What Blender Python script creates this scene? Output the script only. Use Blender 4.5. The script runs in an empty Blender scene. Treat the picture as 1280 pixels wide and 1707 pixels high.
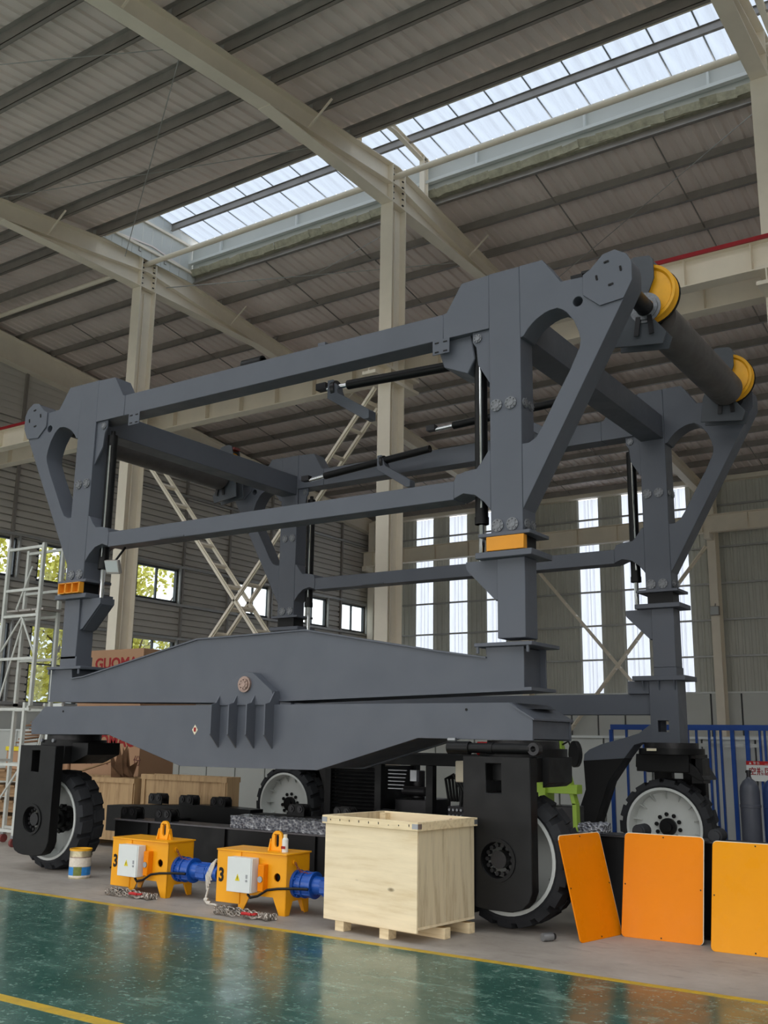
import bpy, bmesh, math, random
from mathutils import Vector, Matrix, Euler
from mathutils.geometry import tessellate_polygon
random.seed(7)
SC = bpy.context.scene
COL = SC.collection

# ---------------------------------------------------------------- camera
def make_camera():
    yaw, pitch, roll = math.radians(-34.15), math.radians(12.684), math.radians(.832)
    r = Vector((math.cos(yaw), -math.sin(yaw), 0))
    f = Vector((math.sin(yaw)*math.cos(pitch), math.cos(yaw)*math.cos(pitch), math.sin(pitch)))
    u = r.cross(f)
    r2 = r*math.cos(roll)+u*math.sin(roll)
    u2 = -r*math.sin(roll)+u*math.cos(roll)
    cam = bpy.data.cameras.new('camera')
    cam.sensor_fit = 'VERTICAL'; cam.sensor_height = 36; cam.lens = 1678.5/1707*36
    cam.clip_end = 400
    o = bpy.data.objects.new('camera', cam); COL.objects.link(o)
    m = Matrix((( r2.x, u2.x, -f.x, 0), (r2.y, u2.y, -f.y, 0), (r2.z, u2.z, -f.z, 1.6), (0, 0, 0, 1)))
    o.matrix_world = m
    SC.camera = o
make_camera()

# ---------------------------------------------------------------- world, light, exposure
SKY = 1.25
def make_world():
    w = bpy.data.worlds.new('overcast_sky'); SC.world = w; w.use_nodes = True
    nt = w.node_tree; nt.nodes.clear()
    out = nt.nodes.new('ShaderNodeOutputWorld'); bg = nt.nodes.new('ShaderNodeBackground')
    tc = nt.nodes.new('ShaderNodeTexCoord'); sep = nt.nodes.new('ShaderNodeSeparateXYZ')
    ramp = nt.nodes.new('ShaderNodeValToRGB')
    ramp.color_ramp.elements[0].position = 0.0; ramp.color_ramp.elements[0].color = (1, .985, .97, 1)
    ramp.color_ramp.elements[1].position = 1.0; ramp.color_ramp.elements[1].color = (.94, .97, 1, 1)
    nt.links.new(tc.outputs['Generated'], sep.inputs[0]); nt.links.new(sep.outputs['Z'], ramp.inputs[0])
    nt.links.new(ramp.outputs[0], bg.inputs[0]); bg.inputs[1].default_value = SKY
    nt.links.new(bg.outputs[0], out.inputs[0])
make_world()
def portal(name, loc, rot, sx, sy):
    l = bpy.data.lights.new(name, 'AREA'); l.shape = 'RECTANGLE'; l.size = sx; l.size_y = sy
    l.cycles.is_portal = True
    o = bpy.data.objects.new(name, l); COL.objects.link(o); o.location = loc; o.rotation_euler = rot
portal('daylight_portal', (-6.5, -4.6, 2.6), (math.pi/2, 0, 0), 34.8, 5.2)
portal('daylight_portal', (-6.5, 15, 14.2), (0, 0, 0), 35, 39)
SC.view_settings.view_transform = 'Standard'
SC.view_settings.look = 'None'
SC.view_settings.gamma = 1
SC.view_settings.use_curve_mapping = False
SC.view_settings.exposure = 1.2
SC.cycles.use_denoising = True
SC.cycles.max_bounces = 8
SC.cycles.diffuse_bounces = 6
SC.cycles.glossy_bounces = 4
SC.cycles.transparent_max_bounces = 8
SC.cycles.sample_clamp_indirect = 4

# ---------------------------------------------------------------- materials
def lin(c):
    c /= 255.0
    return c/12.92 if c <= .04045 else ((c+.055)/1.055)**2.4
def S(r, g, b): return (lin(r), lin(g), lin(b), 1)
class NT:
    def __init__(s, name):
        s.m = bpy.data.materials.new(name); s.m.use_nodes = True
        s.nt = s.m.node_tree; s.b = s.nt.nodes['Principled BSDF']
        s.tc = None
    def n(s, t): return s.nt.nodes.new(t)
    def l(s, a, b): s.nt.links.new(a, b)
    def coord(s, scale=(1, 1, 1)):
        if not s.tc: s.tc = s.n('ShaderNodeTexCoord')
        mp = s.n('ShaderNodeMapping'); mp.inputs['Scale'].default_value = scale
        s.l(s.tc.outputs['Object'], mp.inputs[0]); return mp.outputs[0]
    def noise(s, scale, sc=(1, 1, 1), detail=4, rough=.6):
        n = s.n('ShaderNodeTexNoise'); n.inputs['Scale'].default_value = scale
        n.inputs['Detail'].default_value = detail; n.inputs['Roughness'].default_value = rough
        s.l(s.coord(sc), n.inputs['Vector']); return n.outputs['Fac']
    def ramp(s, fac, stops):
        r = s.n('ShaderNodeValToRGB'); e = r.color_ramp.elements
        while len(e) < len(stops): e.new(.5)
        for k, (p, c) in enumerate(stops):
            e[k].position = p; e[k].color = c if len(c) == 4 else (*c, 1)
        s.l(fac, r.inputs[0]); return r.outputs[0]
    def mix(s, fac, a, b, mode='MIX'):
        m = s.n('ShaderNodeMix'); m.data_type = 'RGBA'; m.blend_type = mode
        for inp, v in ((m.inputs[0], fac), (m.inputs[6], a), (m.inputs[7], b)):
            if hasattr(v, 'links'): s.l(v, inp)
            else: inp.default_value = v
        return m.outputs[2]
    def bump(s, h, st=.2, d=.01):
        b = s.n('ShaderNodeBump'); b.inputs['Strength'].default_value = st; b.inputs['Distance'].default_value = d
        s.l(h, b.inputs['Height']); s.l(b.outputs[0], s.b.inputs['Normal'])
def g1(v): return (v, v, v, 1)
def paint(name, c, rough=.5, metal=0, var=.12, nscale=3, spec=.4, bump=0, sc=(1, 1, 1)):
    t = NT(name)
    f = t.noise(nscale, sc)
    lo = tuple(x*(1-var) for x in c[:3]); hi = tuple(min(1, x*(1+var)) for x in c[:3])
    t.l(t.ramp(f, [(.3, lo), (.7, hi)]), t.b.inputs['Base Color'])
    t.l(t.ramp(t.noise(nscale*2.7, sc), [(.3, g1(max(0, rough-.08))), (.7, g1(min(1, rough+.08)))]), t.b.inputs['Roughness'])
    t.b.inputs['Metallic'].default_value = metal
    t.b.inputs['Specular IOR Level'].default_value = spec
    if bump: t.bump(t.noise(nscale*12), bump, .004)
    return t.m
M = {}
M['grey'] = paint('grey_machine_paint', S(86, 90, 99), .48, var=.05, nscale=1.3, spec=.4)
M['grey_seam'] = paint('grey_seam_paint', S(70, 74, 80), .5, var=.05)
M['black'] = paint('black_machine_paint', S(17, 17, 18), .45, var=.15, nscale=2, spec=.25)
M['rubber'] = paint('tyre_rubber', S(46, 47, 50), .75, var=.22, nscale=4, spec=.25, bump=.3)
M['rim'] = paint('rim_silver_paint', S(205, 208, 205), .42, var=.06, nscale=3, spec=.5)
M['drum'] = paint('worn_drum_grey', S(92, 88, 87), .5, var=.22, nscale=3)
M['disc_steel'] = paint('worn_bolt_disc', S(120, 122, 126), .4, metal=.4, var=.3, nscale=30)
M['flange_grey'] = paint('scuffed_dark_flange', S(92, 89, 92), .4, var=.1)
M['dark_steel'] = paint('dark_oily_steel', S(40, 39, 41), .4, metal=.3, var=.2, nscale=5)
M['steel'] = paint('galvanised_steel', S(150, 152, 155), .38, metal=.7, var=.15, nscale=6)
M['chrome'] = paint('polished_chrome_rod', S(225, 228, 230), .12, metal=1, var=.03)
M['orange_block'] = paint('orange_packing_block', S(225, 150, 40), .5, var=.06)
M['yellow'] = paint('yellow_machine_paint', S(243, 166, 16), .4, var=.04, nscale=3)
M['yellow_dark'] = paint('sheave_yellow_paint', S(232, 168, 30), .42, var=.08, nscale=6)
M['panel_orange'] = paint('glossy_orange_paint', S(236, 134, 10), .3, var=.02, nscale=2, spec=.12)
M['panel_amber'] = paint('glossy_amber_paint', S(232, 150, 2), .3, var=.02, nscale=2, spec=.22)
M['edge_white'] = paint('pale_panel_edge', S(225, 215, 190), .5)
M['blue_motor'] = paint('blue_motor_paint', S(22, 78, 165), .32, var=.12, nscale=6, spec=.5)
M['blue_rail'] = paint('blue_rail_paint', S(28, 70, 145), .4, var=.1)
M['white'] = paint('white_enamel', S(222, 226, 224), .4, var=.03)
M['offwhite'] = paint('white_scaffold_paint', S(196, 198, 192), .45, var=.1, nscale=5)
M['cream'] = paint('cream_steel_paint', S(240, 231, 214), .5, var=.05, nscale=1.5)
M['purlin'] = paint('purlin_steel', S(150, 145, 140), .45, metal=.35, var=.12, nscale=2)
M['roof_sheet'] = paint('roof_sheet', S(240, 228, 222), .5, metal=.1, var=.09, nscale=.9, sc=(1, .25, 1))
M['foil'] = paint('insulation_foil', S(168, 165, 145), .45, metal=.3, var=.25, nscale=8, bump=.8)
M['far_sheet'] = paint('far_wall_sheet', S(196, 197, 188), .5, var=.07, nscale=.7)
M['low_sheet'] = paint('lower_wall_panel', S(205, 208, 204), .5, var=.05, nscale=.6)
M['end_sheet'] = paint('end_wall_siding', S(196, 192, 185), .5, var=.06, nscale=.5)
M['girt'] = paint('wall_girt_steel', S(168, 168, 166), .42, metal=.4, var=.08)
M['red'] = paint('red_rail_paint', S(165, 30, 42), .5, var=.1)
M['red_deep'] = paint('red_enamel', S(180, 30, 32), .4)
M['plate_red'] = paint('dull_red_oxide', S(120, 60, 58), .6, var=.2, nscale=8)
M['frame_dark'] = paint('window_frame_dark', S(70, 74, 78), .5)
M['card'] = paint('cardboard', S(176, 140, 112), .85, var=.05, nscale=1.5, spec=.1)
M['card_dark'] = paint('brown_wrap', S(128, 98, 76), .8, var=.25, nscale=6, spec=.1, bump=.6)
M['print_red'] = paint('red_print', S(150, 38, 40), .8, var=.02)
M['print_dark'] = paint('dark_red_print', S(95, 48, 48), .8)
M['ink'] = paint('black_ink', S(20, 18, 18), .7)
M['rope'] = paint('white_rope', S(205, 200, 190), .85, var=.15, nscale=30, spec=.1)
M['chain'] = paint('chain_steel', S(150, 142, 134), .3, metal=.7, var=.6, nscale=14)
M['lime'] = paint('lime_green_paint', S(150, 182, 60), .4, var=.06)
M['black_rubber'] = paint('black_cable', S(18, 18, 18), .5)
M['bottle_blue'] = paint('gas_cylinder_blue', S(38, 58, 105), .35, var=.08)
M['bottle_grey'] = paint('gas_cylinder_grey', S(75, 78, 88), .4, var=.1)
M['leaf'] = paint('tree_leaf', S(196, 190, 88), .6, var=.3, nscale=9)
M['bark'] = paint('tree_bark', S(95, 80, 62), .8, var=.2, nscale=8)
M['render_wall'] = paint('pale_building_render', S(215, 218, 222), .8, var=.03, nscale=.3)
M['concrete_yard'] = paint('yard_concrete', S(190, 188, 182), .85, var=.06, nscale=.5)
M['tin'] = paint('tin_metal', S(190, 180, 150), .35, metal=.4, var=.25, nscale=20)
M['tin_blue'] = paint('tin_blue_print', S(50, 130, 200), .4, var=.15, nscale=30)
M['tin_green'] = paint('tin_green_print', S(110, 120, 55), .4, var=.2, nscale=30)
M['tin_white'] = paint('tin_white_print', S(220, 210, 195), .4, var=.12, nscale=30)
M['sign_yellow'] = paint('sign_yellow', S(225, 205, 30), .5, var=.02)
M['lamp_glass'] = paint('lamp_lens', S(185, 190, 190), .2, var=.03)
M['grease'] = paint('pin_cap_bronze', S(150, 128, 118), .4, metal=.4, var=.3, nscale=30)

def wood(name, base, dark, axis, knots=True, sc=1.0):
    t = NT(name)
    s = {'x': (.9, 9, 9), 'z': (9, 9, .9), 'y': (9, .9, 9)}[axis]
    s = tuple(v*sc for v in s)
    f = t.noise(1.6, s, 6, .65)
    c = t.ramp(f, [(.25, dark), (.5, base), (.75, tuple(min(1, x*1.12) for x in base[:3]))])
    if knots:
        k = {'x': (2.2, 5, 5), 'z': (5, 5, 2.2), 'y': (5, 2.2, 5)}[axis]
        v = t.n('ShaderNodeTexVoronoi'); v.inputs['Scale'].default_value = .9
        t.l(t.coord(k), v.inputs['Vector'])
        kn = t.ramp(v.outputs['Distance'], [(.0, g1(1)), (.075, g1(.9)), (.11, g1(0))])
        c = t.mix(kn, c, tuple(x*.35 for x in dark[:3])+(1,))
    t.l(c, t.b.inputs['Base Color']); t.b.inputs['Roughness'].default_value = .75
    t.b.inputs['Specular IOR Level'].default_value = .2
    t.bump(f, .25, .003)
    return t.m
M['ply_x'] = wood('plywood_grain_across', S(240, 222, 188)[:3]+(1,), S(220, 196, 154), 'x')
M['ply_z'] = wood('plywood_grain_upright', S(220, 204, 172)[:3]+(1,), S(178, 156, 122), 'z', knots=False)
M['pine'] = wood('pine_batten', S(236, 216, 178)[:3]+(1,), S(206, 178, 132), 'x', False, 2)
M['old_wood'] = wood('old_crate_wood', S(186, 156, 118)[:3]+(1,), S(140, 108, 76), 'z', False)
M['pallet_wood'] = wood('pallet_wood', S(158, 128, 96)[:3]+(1,), S(112, 86, 60), 'x', False, 2)

def green_floor():
    t = NT('green_epoxy_floor')
    f = t.noise(.7, (1, 1, 1), 5, .6)
    c = t.ramp(f, [(.3, S(46, 86, 76)), (.55, S(58, 98, 87)), (.75, S(76, 112, 101))])
    # scuffs and pale scratches
    s1 = t.ramp(t.noise(4, (.6, 1.6, 1), 7, .75), [(.53, g1(0)), (.66, g1(.6))])
    s2 = t.ramp(t.noise(26, (1, 1, 1), 3, .6), [(.60, g1(0)), (.68, g1(.55))])
    s3 = t.ramp(t.noise(11, (1.6, .5, 1), 6, .75), [(.60, g1(0)), (.70, g1(.4))])
    c = t.mix(s1, c, S(126, 160, 146)); c = t.mix(s2, c, S(160, 184, 172)); c = t.mix(s3, c, S(165, 188, 176))
    t.l(c, t.b.inputs['Base Color'])
    r = t.ramp(t.noise(2.2, (1, 1, 1), 6, .7), [(.35, g1(.13)), (.7, g1(.30))])
    t.l(r, t.b.inputs['Roughness']); t.b.inputs['Specular IOR Level'].default_value = .6
    t.bump(t.noise(1.7, (1, 1, 1), 4, .6), .25, .012)
    return t.m
def concrete_floor():
    t = NT('bare_concrete_floor')
    f = t.noise(.9, (1, 1, 1), 8, .7)
    c = t.ramp(f, [(.3, S(144, 136, 128)), (.5, S(164, 156, 148)), (.72, S(182, 174, 166))])
    s = t.ramp(t.noise(7, (.5, 1.5, 1), 6, .7), [(.55, g1(0)), (.7, g1(.5))])
    c = t.mix(s, c, S(118, 112, 107))
    t.l(c, t.b.inputs['Base Color']); t.b.inputs['Roughness'].default_value = .62
    t.bump(t.noise(30), .2, .004)
    return t.m
M['green'] = green_floor(); M['concrete'] = concrete_floor()
def line_yellow():
    t = NT('worn_yellow_line')
    f = t.ramp(t.noise(9, (1, 1, 1), 7, .75), [(.40, g1(0)), (.6, g1(.35))])
    t.l(t.mix(f, S(206, 168, 44), S(120, 116, 90)), t.b.inputs['Base Color'])
    t.b.inputs['Roughness'].default_value = .5
    return t.m
M['line'] = line_yellow()
def frp(name, tint, trans=.75):
    """translucent fibre-glass sheet: scatters daylight through, with wavy streaks"""
    t = NT(name); nt = t.nt; nt.nodes.remove(t.b)
    out = [n for n in nt.nodes if n.type == 'OUTPUT_MATERIAL'][0]
    f = t.noise(1.3, (6, .7, .7), 5, .6)
    c = t.ramp(f, [(.3, tuple(x*.82 for x in tint[:3])), (.65, tint[:3])])
    tr = t.n('ShaderNodeBsdfTranslucent'); t.l(c, tr.inputs[0])
    tp = t.n('ShaderNodeBsdfTransparent'); tp.inputs[0].default_value = (.45, .48, .52, 1)
    mx = t.n('ShaderNodeMixShader'); mx.inputs[0].default_value = 1-trans
    t.l(tr.outputs[0], mx.inputs[1]); t.l(tp.outputs[0], mx.inputs[2]); t.l(mx.outputs[0], out.inputs[0])
    return t.m
M['frp'] = frp('translucent_roof_sheet', (.25, .29, .345, 1), .8)
M['frp_wall'] = frp('translucent_wall_sheet', (.42, .46, .54, 1), .8)
def glass():
    t = NT('window_glass'); nt = t.nt; nt.nodes.remove(t.b)
    out = [n for n in nt.nodes if n.type == 'OUTPUT_MATERIAL'][0]
    tp = t.n('ShaderNodeBsdfTransparent'); tp.inputs[0].default_value = (.86, .91, .93, 1)
    gl = t.n('ShaderNodeBsdfGlossy'); gl.inputs['Roughness'].default_value = .02
    mx = t.n('ShaderNodeMixShader'); mx.inputs[0].default_value = .06
    t.l(tp.outputs[0], mx.inputs[1]); t.l(gl.outputs[0], mx.inputs[2]); t.l(mx.outputs[0], out.inputs[0])
    return t.m
M['glass'] = glass()
def clear_sheet():
    t = NT('added_roof_light_sheet'); nt = t.nt; nt.nodes.remove(t.b)
    out = [n for n in nt.nodes if n.type == 'OUTPUT_MATERIAL'][0]
    tp = t.n('ShaderNodeBsdfTransparent'); tp.inputs[0].default_value = (.82, .84, .85, 1)
    t.l(tp.outputs[0], out.inputs[0]); return t.m
M['clear_sheet'] = clear_sheet()  # sheet of the unseen roof strips added for overhead daylight
def film():
    t = NT('crinkled_plastic_film')
    v = t.n('ShaderNodeTexVoronoi'); v.inputs['Scale'].default_value = 26; t.l(t.coord((1, 1, 1.6)), v.inputs['Vector'])
    c = t.ramp(v.outputs['Distance'], [(.0, S(96, 98, 112)), (.4, S(135, 137, 146)), (.9, S(215, 217, 222))])
    t.l(c, t.b.inputs['Base Color']); t.b.inputs['Roughness'].default_value = .15
    t.b.inputs['Metallic'].default_value = .25
    t.bump(v.outputs['Distance'], 1.0, .03)
    return t.m
M['film'] = film()

# ---------------------------------------------------------------- object helpers
ORG = {}
def _set(o, label=None, cat=None, group=None, kind=None):
    for k, v in (('label', label), ('category', cat), ('group', group), ('kind', kind)):
        if v: o[k] = v
    return o
def thing(name, loc, label, cat, group=None, rz=0):
    o = bpy.data.objects.new(name, None); COL.objects.link(o); o.empty_display_size = .1
    o.location = loc; o.rotation_euler = (0, 0, rz); ORG[o.name] = Vector(loc)
    return _set(o, label, cat, group)
def link(o, parent, world):
    """world: the object's origin in the parent's frame (or the world's when the parent is unrotated and 'abs')"""
    COL.objects.link(o)
    if parent: o.parent = parent
    o.location = world
class MB:
    def __init__(s): s.v = []; s.f = []
    def add(s, vs, fs):
        b = len(s.v); s.v += [Vector(v) for v in vs]; s.f += [tuple(i+b for i in f) for f in fs]; return s
    def box(s, x0, x1, y0, y1, z0, z1):
        return s.add([(x, y, z) for z in (z0, z1) for y in (y0, y1) for x in (x0, x1)],
                     [(0, 2, 3, 1), (4, 5, 7, 6), (0, 1, 5, 4), (2, 6, 7, 3), (0, 4, 6, 2), (1, 3, 7, 5)])
    def bar(s, p0, p1, w, h, up=(0, 0, 1)):
        p0, p1, up = Vector(p0), Vector(p1), Vector(up); d = (p1-p0).normalized()
        sd = d.cross(up)
        if sd.length < 1e-4: sd = d.cross(Vector((1, 0, 0)))
        sd.normalize(); u = sd.cross(d).normalized(); vs = []
        for p in (p0, p1):
            for a, b in ((-1, -1), (1, -1), (1, 1), (-1, 1)): vs.append(p+sd*a*w/2+u*b*h/2)
        return s.add(vs, [(0, 1, 2, 3), (7, 6, 5, 4), (0, 4, 5, 1), (1, 5, 6, 2), (2, 6, 7, 3), (3, 7, 4, 0)])
    def cyl(s, p0, p1, r, n=16, r2=None, cap=True):
        p0, p1 = Vector(p0), Vector(p1); r2 = r if r2 is None else r2
        d = (p1-p0).normalized(); a = d.orthogonal().normalized(); b = d.cross(a)
        vs = []
        for p, q in ((p0, r), (p1, r2)):
            for k in range(n):
                t = 2*math.pi*k/n; vs.append(p+a*q*math.cos(t)+b*q*math.sin(t))
        fs = [(k, (k+1) % n, n+(k+1) % n, n+k) for k in range(n)]
        if cap: fs += [tuple(range(n-1, -1, -1)), tuple(range(n, 2*n))]
        return s.add(vs, fs)
    def ring(s, p0, p1, ro, ri, n=24):
        p0, p1 = Vector(p0), Vector(p1); d = (p1-p0).normalized(); a = d.orthogonal().normalized(); b = d.cross(a)
        vs = []
        for p in (p0, p1):
            for q in (ro, ri):
                for k in range(n):
                    t = 2*math.pi*k/n; vs.append(p+a*q*math.cos(t)+b*q*math.sin(t))
        fs = []
        for k in range(n):
            j = (k+1) % n
            fs += [(k, j, 2*n+j, 2*n+k), (n+j, n+k, 3*n+k, 3*n+j), (j, k, n+k, n+j), (2*n+k, 2*n+j, 3*n+j, 3*n+k)]
        return s.add(vs, fs)
    def tube(s, pts, r, n=8):
        pts = [Vector(p) for p in pts]
        m = len(pts); vs = []; prev = None
        for i, p in enumerate(pts):
            d = (pts[min(i+1, m-1)]-pts[max(i-1, 0)]).normalized()
            a = d.orthogonal().normalized() if prev is None else (prev-d*prev.dot(d)).normalized()
            prev = a; b = d.cross(a)
            for k in range(n):
                t = 2*math.pi*k/n; vs.append(p+a*r*math.cos(t)+b*r*math.sin(t))
        fs = [(i*n+k, i*n+(k+1) % n, (i+1)*n+(k+1) % n, (i+1)*n+k) for i in range(m-1) for k in range(n)]
        fs += [tuple(range(n-1, -1, -1)), tuple(range((m-1)*n, m*n))]
        return s.add(vs, fs)
    def lathe(s, prof, c, axis='y', n=32, close=False):
        """prof: (radius, along-axis) pairs"""
        c = Vector(c); vs = []
        for r, h in prof:
            for k in range(n):
                t = 2*math.pi*k/n; x, y = r*math.cos(t), r*math.sin(t)
                vs.append(c+Vector({'y': (x, h, y), 'z': (x, y, h), 'x': (h, x, y)}[axis]))
        m = len(prof)
        fs = [(i*n+k, i*n+(k+1) % n, ((i+1) % m)*n+(k+1) % n, ((i+1) % m)*n+k)
              for i in range(m if close else m-1) for k in range(n)]
        if not close: fs += [tuple(range(n-1, -1, -1)), tuple(range((m-1)*n, m*n))]
        return s.add(vs, fs)
    def prism(s, outer, a, b, plane='xz', holes=()):
        """flat outline (2D) pushed from a to b along the plane's normal"""
        loops = [list(outer)]+[list(h) for h in holes]
        T = {'xz': lambda u, v, w: Vector((u, w, v)), 'xy': lambda u, v, w: Vector((u, v, w)), 'yz': lambda u, v, w: Vector((w, u, v))}[plane]
        tri = tessellate_polygon([[Vector((u, v, 0)) for u, v in L] for L in loops])
        flat = [p for L in loops for p in L]; n = len(flat)
        vs = [T(u, v, a) for u, v in flat]+[T(u, v, b) for u, v in flat]
        fs = [tuple(t) for t in tri]+[tuple(i+n for i in reversed(t)) for t in tri]
        o = 0
        for L in loops:
            k = len(L)
            for i in range(k): fs.append((o+i, o+(i+1) % k, n+o+(i+1) % k, n+o+i))
            o += k
        return s.add(vs, fs)
    def ibeam(s, p0, p1, h, w, tf=.02, tw=.015, up=(0, 0, 1)):
        p0, p1, up = Vector(p0), Vector(p1), Vector(up).normalized()
        d = (p1-p0).normalized(); sd = d.cross(up).normalized(); u = sd.cross(d)
        s.bar(p0+u*(h/2-tf/2), p1+u*(h/2-tf/2), w, tf, up); s.bar(p0-u*(h/2-tf/2), p1-u*(h/2-tf/2), w, tf, up)
        return s.bar(p0, p1, tw, h-2*tf, up)
    def mesh(s, name, mats, smooth=True, fmat=None):
        me = bpy.data.meshes.new(name)
        c = Vector((0, 0, 0))
        if s.v:
            lo = Vector([min(v[i] for v in s.v) for i in range(3)]); hi = Vector([max(v[i] for v in s.v) for i in range(3)])
            c = (lo+hi)/2
        me.from_pydata([v-c for v in s.v], [], s.f)
        bm = bmesh.new(); bm.from_mesh(me); bmesh.ops.recalc_face_normals(bm, faces=bm.faces); bm.to_mesh(me); bm.free()
        for m in (mats if isinstance(mats, (list, tuple)) else [mats]): me.materials.append(m)
        if smooth:
            me.polygons.foreach_set('use_smooth', [True]*len(me.polygons)); me.set_sharp_from_angle(angle=math.radians(35))
        return me, c
    def build(s, name, mat, parent=None, bev=0, local=False, **tags):
        """verts are in world space (or in the rotated thing's own frame when local)"""
        me, c = s.mesh(name, mat)
        o = bpy.data.objects.new(name, me); COL.objects.link(o)
        if parent is not None:
            o.parent = parent
            o.location = c-(Vector((0, 0, 0)) if local and parent.name not in LOC else ORG[parent.name] if not local else LOC[parent.name])
            if local: LOC[o.name] = c
            ORG[o.name] = c.copy()
        else:
            o.location = c; ORG[o.name] = c.copy()
        if bev:
            b = o.modifiers.new('edge_bevel', 'BEVEL'); b.width = bev; b.segments = 1; b.limit_method = 'ANGLE'; b.angle_limit = math.radians(40)
        return _set(o, **tags)
LOC = {}
def inst(me, name, loc, parent=None, rot=(0, 0, 0), pabs=True, **tags):
    o = bpy.data.objects.new(name, me); COL.objects.link(o)
    if parent is not None: o.parent = parent; o.location = Vector(loc)-ORG[parent.name]
    else: o.location = loc
    o.rotation_euler = rot; ORG[o.name] = Vector(loc)
    return _set(o, **tags)
def text(name, body, size, loc, rot, mat, parent=None, local=False, sx=1.0, bold=0, ext=.0015):
    cu = bpy.data.curves.new(name, 'FONT'); cu.body = body; cu.size = size; cu.extrude = ext; cu.offset = bold
    cu.resolution_u = 3
    tmp = bpy.data.objects.new(name+'_tmp', cu); COL.objects.link(tmp)
    dg = bpy.context.evaluated_depsgraph_get(); dg.update()
    me = bpy.data.meshes.new_from_object(tmp.evaluated_get(dg))
    bpy.data.objects.remove(tmp); me.materials.clear(); me.materials.append(mat)
    o = bpy.data.objects.new(name, me); COL.objects.link(o)
    o.scale = (sx, 1, 1); o.rotation_euler = rot
    if parent is not None:
        o.parent = parent; o.location = Vector(loc)-(Vector((0, 0, 0)) if local and parent.name not in LOC else (LOC[parent.name] if local else ORG[parent.name]))
    else: o.location = loc
    return o
def struct(o, **k): return _set(o, kind='structure', **k)
def arc(cx, cz, r, a0, a1, n, ry=None):
    ry = ry or r
    return [(cx+r*math.cos(math.radians(a0+(a1-a0)*k/n)), cz+ry*math.sin(math.radians(a0+(a1-a0)*k/n))) for k in range(n+1)]
PI = math.pi

# ================================================================ THE HALL
XE, XR = -24.05, 11.0            # end walls
YN, YF, YC = -4.5, 34.5, 15.0    # near side, far side, column row
ZR = 12.66
def zr(y): return ZR-.11*abs(y-YC)   # top of rafters

# ---- floors
fl = struct(MB().box(XE, XR, 7.14, YF, -.2, 0).build('floor', M['concrete']))
gf = struct(MB().box(XE, XR, YN, 7.06, -.2, 0.0).build('floor', M['green']))
struct(MB().box(XE, XR, 7.06, 7.14, -.2, .001).build('trim_1', M['line']))
struct(MB().box(XE, XR, 4.24, 4.34, 0, .0015).build('trim_2', M['line']))
struct(MB().box(-60, 45, -70, 90, -.45, -.2).build('ground', M['concrete_yard']))

# ---- roof
def corrugated(x0, x1, pitch, depth, top=.07, flat=.12):
    pts = []; x = x0
    while x < x1:
        pts += [(x, 0), (x+flat, 0), (x+flat+(pitch-flat-top)/2, depth), (x+flat+(pitch-flat-top)/2+top, depth)]
        x += pitch
    pts.append((x1, 0)); return pts
def roof_sheet(ya, yb, xa=XE, xb=XR, mb=None):
    pr = [p for p in corrugated(xa, xb, .25, .035) if p[0] <= xb+.001]; mb = mb or MB(); n = len(pr)
    vs = []
    for y in (ya, yb):
        for x, d in pr: vs.append((x, y, zr(y)+.21+d))
    mb.add(vs, [(i, i+1, n+i+1, n+i) for i in range(n-1)])
    return mb
# clear strips added unseen to light the hall: full length right of x = 0, and over the aisle behind the camera
RL = [(8.0, 9.0)]
RLN = [(XE+.6+3.5*k, XE+3.4+3.5*k) for k in range(9)]
fm = roof_sheet(16.4, YF+.3, XE, RL[0][0]); nm = roof_sheet(6.2, 13.5, XE, RL[0][0]); c = XE
for a, b in RLN+[(RL[0][0], 0)]:
    if a > c: roof_sheet(YN-.3, 6.2, c, a, nm)
    c = b
for (a, b), (c, d) in zip(RL, RL[1:]+[(XR, 0)]):
    roof_sheet(16.4, YF+.3, b, c, fm); roof_sheet(YN-.3, 13.5, b, c, nm)
ceil = struct(fm.build('ceiling', M['roof_sheet']))
ceil2 = struct(nm.build('ceiling', M['roof_sheet']))
for a, b in RL:
    roof_sheet(16.4, YF+.3, a, b).build('added_roof_light', M['clear_sheet'], ceil); roof_sheet(YN-.3, 13.5, a, b).build('added_roof_light', M['clear_sheet'], ceil2)
for a, b in RLN: roof_sheet(YN-.3, 6.2, a, b).build('added_roof_light', M['clear_sheet'], ceil2)
def purlin(y, par, zo=0, name='purlin', flip=1):
    z = zr(y)+zo; mb = MB()
    mb.box(XE, XR, y-.006, y+.006, z, z+.2)
    mb.box(XE, XR, y-.006, y+.075*flip, z, z+.006) if flip > 0 else mb.box(XE, XR, y-.075, y+.006, z, z+.006)
    mb.box(XE, XR, min(y, y+.075*flip*-1), max(y, y+.075*flip*-1), z+.194, z+.2)
    mb.box(XE, XR, y+.065*flip-.003, y+.065*flip+.003, z, z+.025)
    return mb.build(name, M['purlin'], par)
ys_near = [13.45-1.13*k for k in range(16)]
ys_far = [16.45+1.105*k for k in range(17)]
for y in ys_near: purlin(y, ceil2)
for y in ys_far: purlin(y, ceil, flip=-1)
# sag rods between purlins (thin rods running with the slope)
rod = MB()
for xb in (XE, -17.08, -10.05, -3.02, 4.0):
    for q in (.33, .67):
        x = xb+7.03*q
        for a, b in zip(ys_far[:-1], ys_far[1:]):
            rod.bar((x, a, zr(a)+.13), (x, b, zr(b)+.05), .022, .022)
rod.build('sag_rod', M['purlin'], ceil, kind='stuff')
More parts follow.
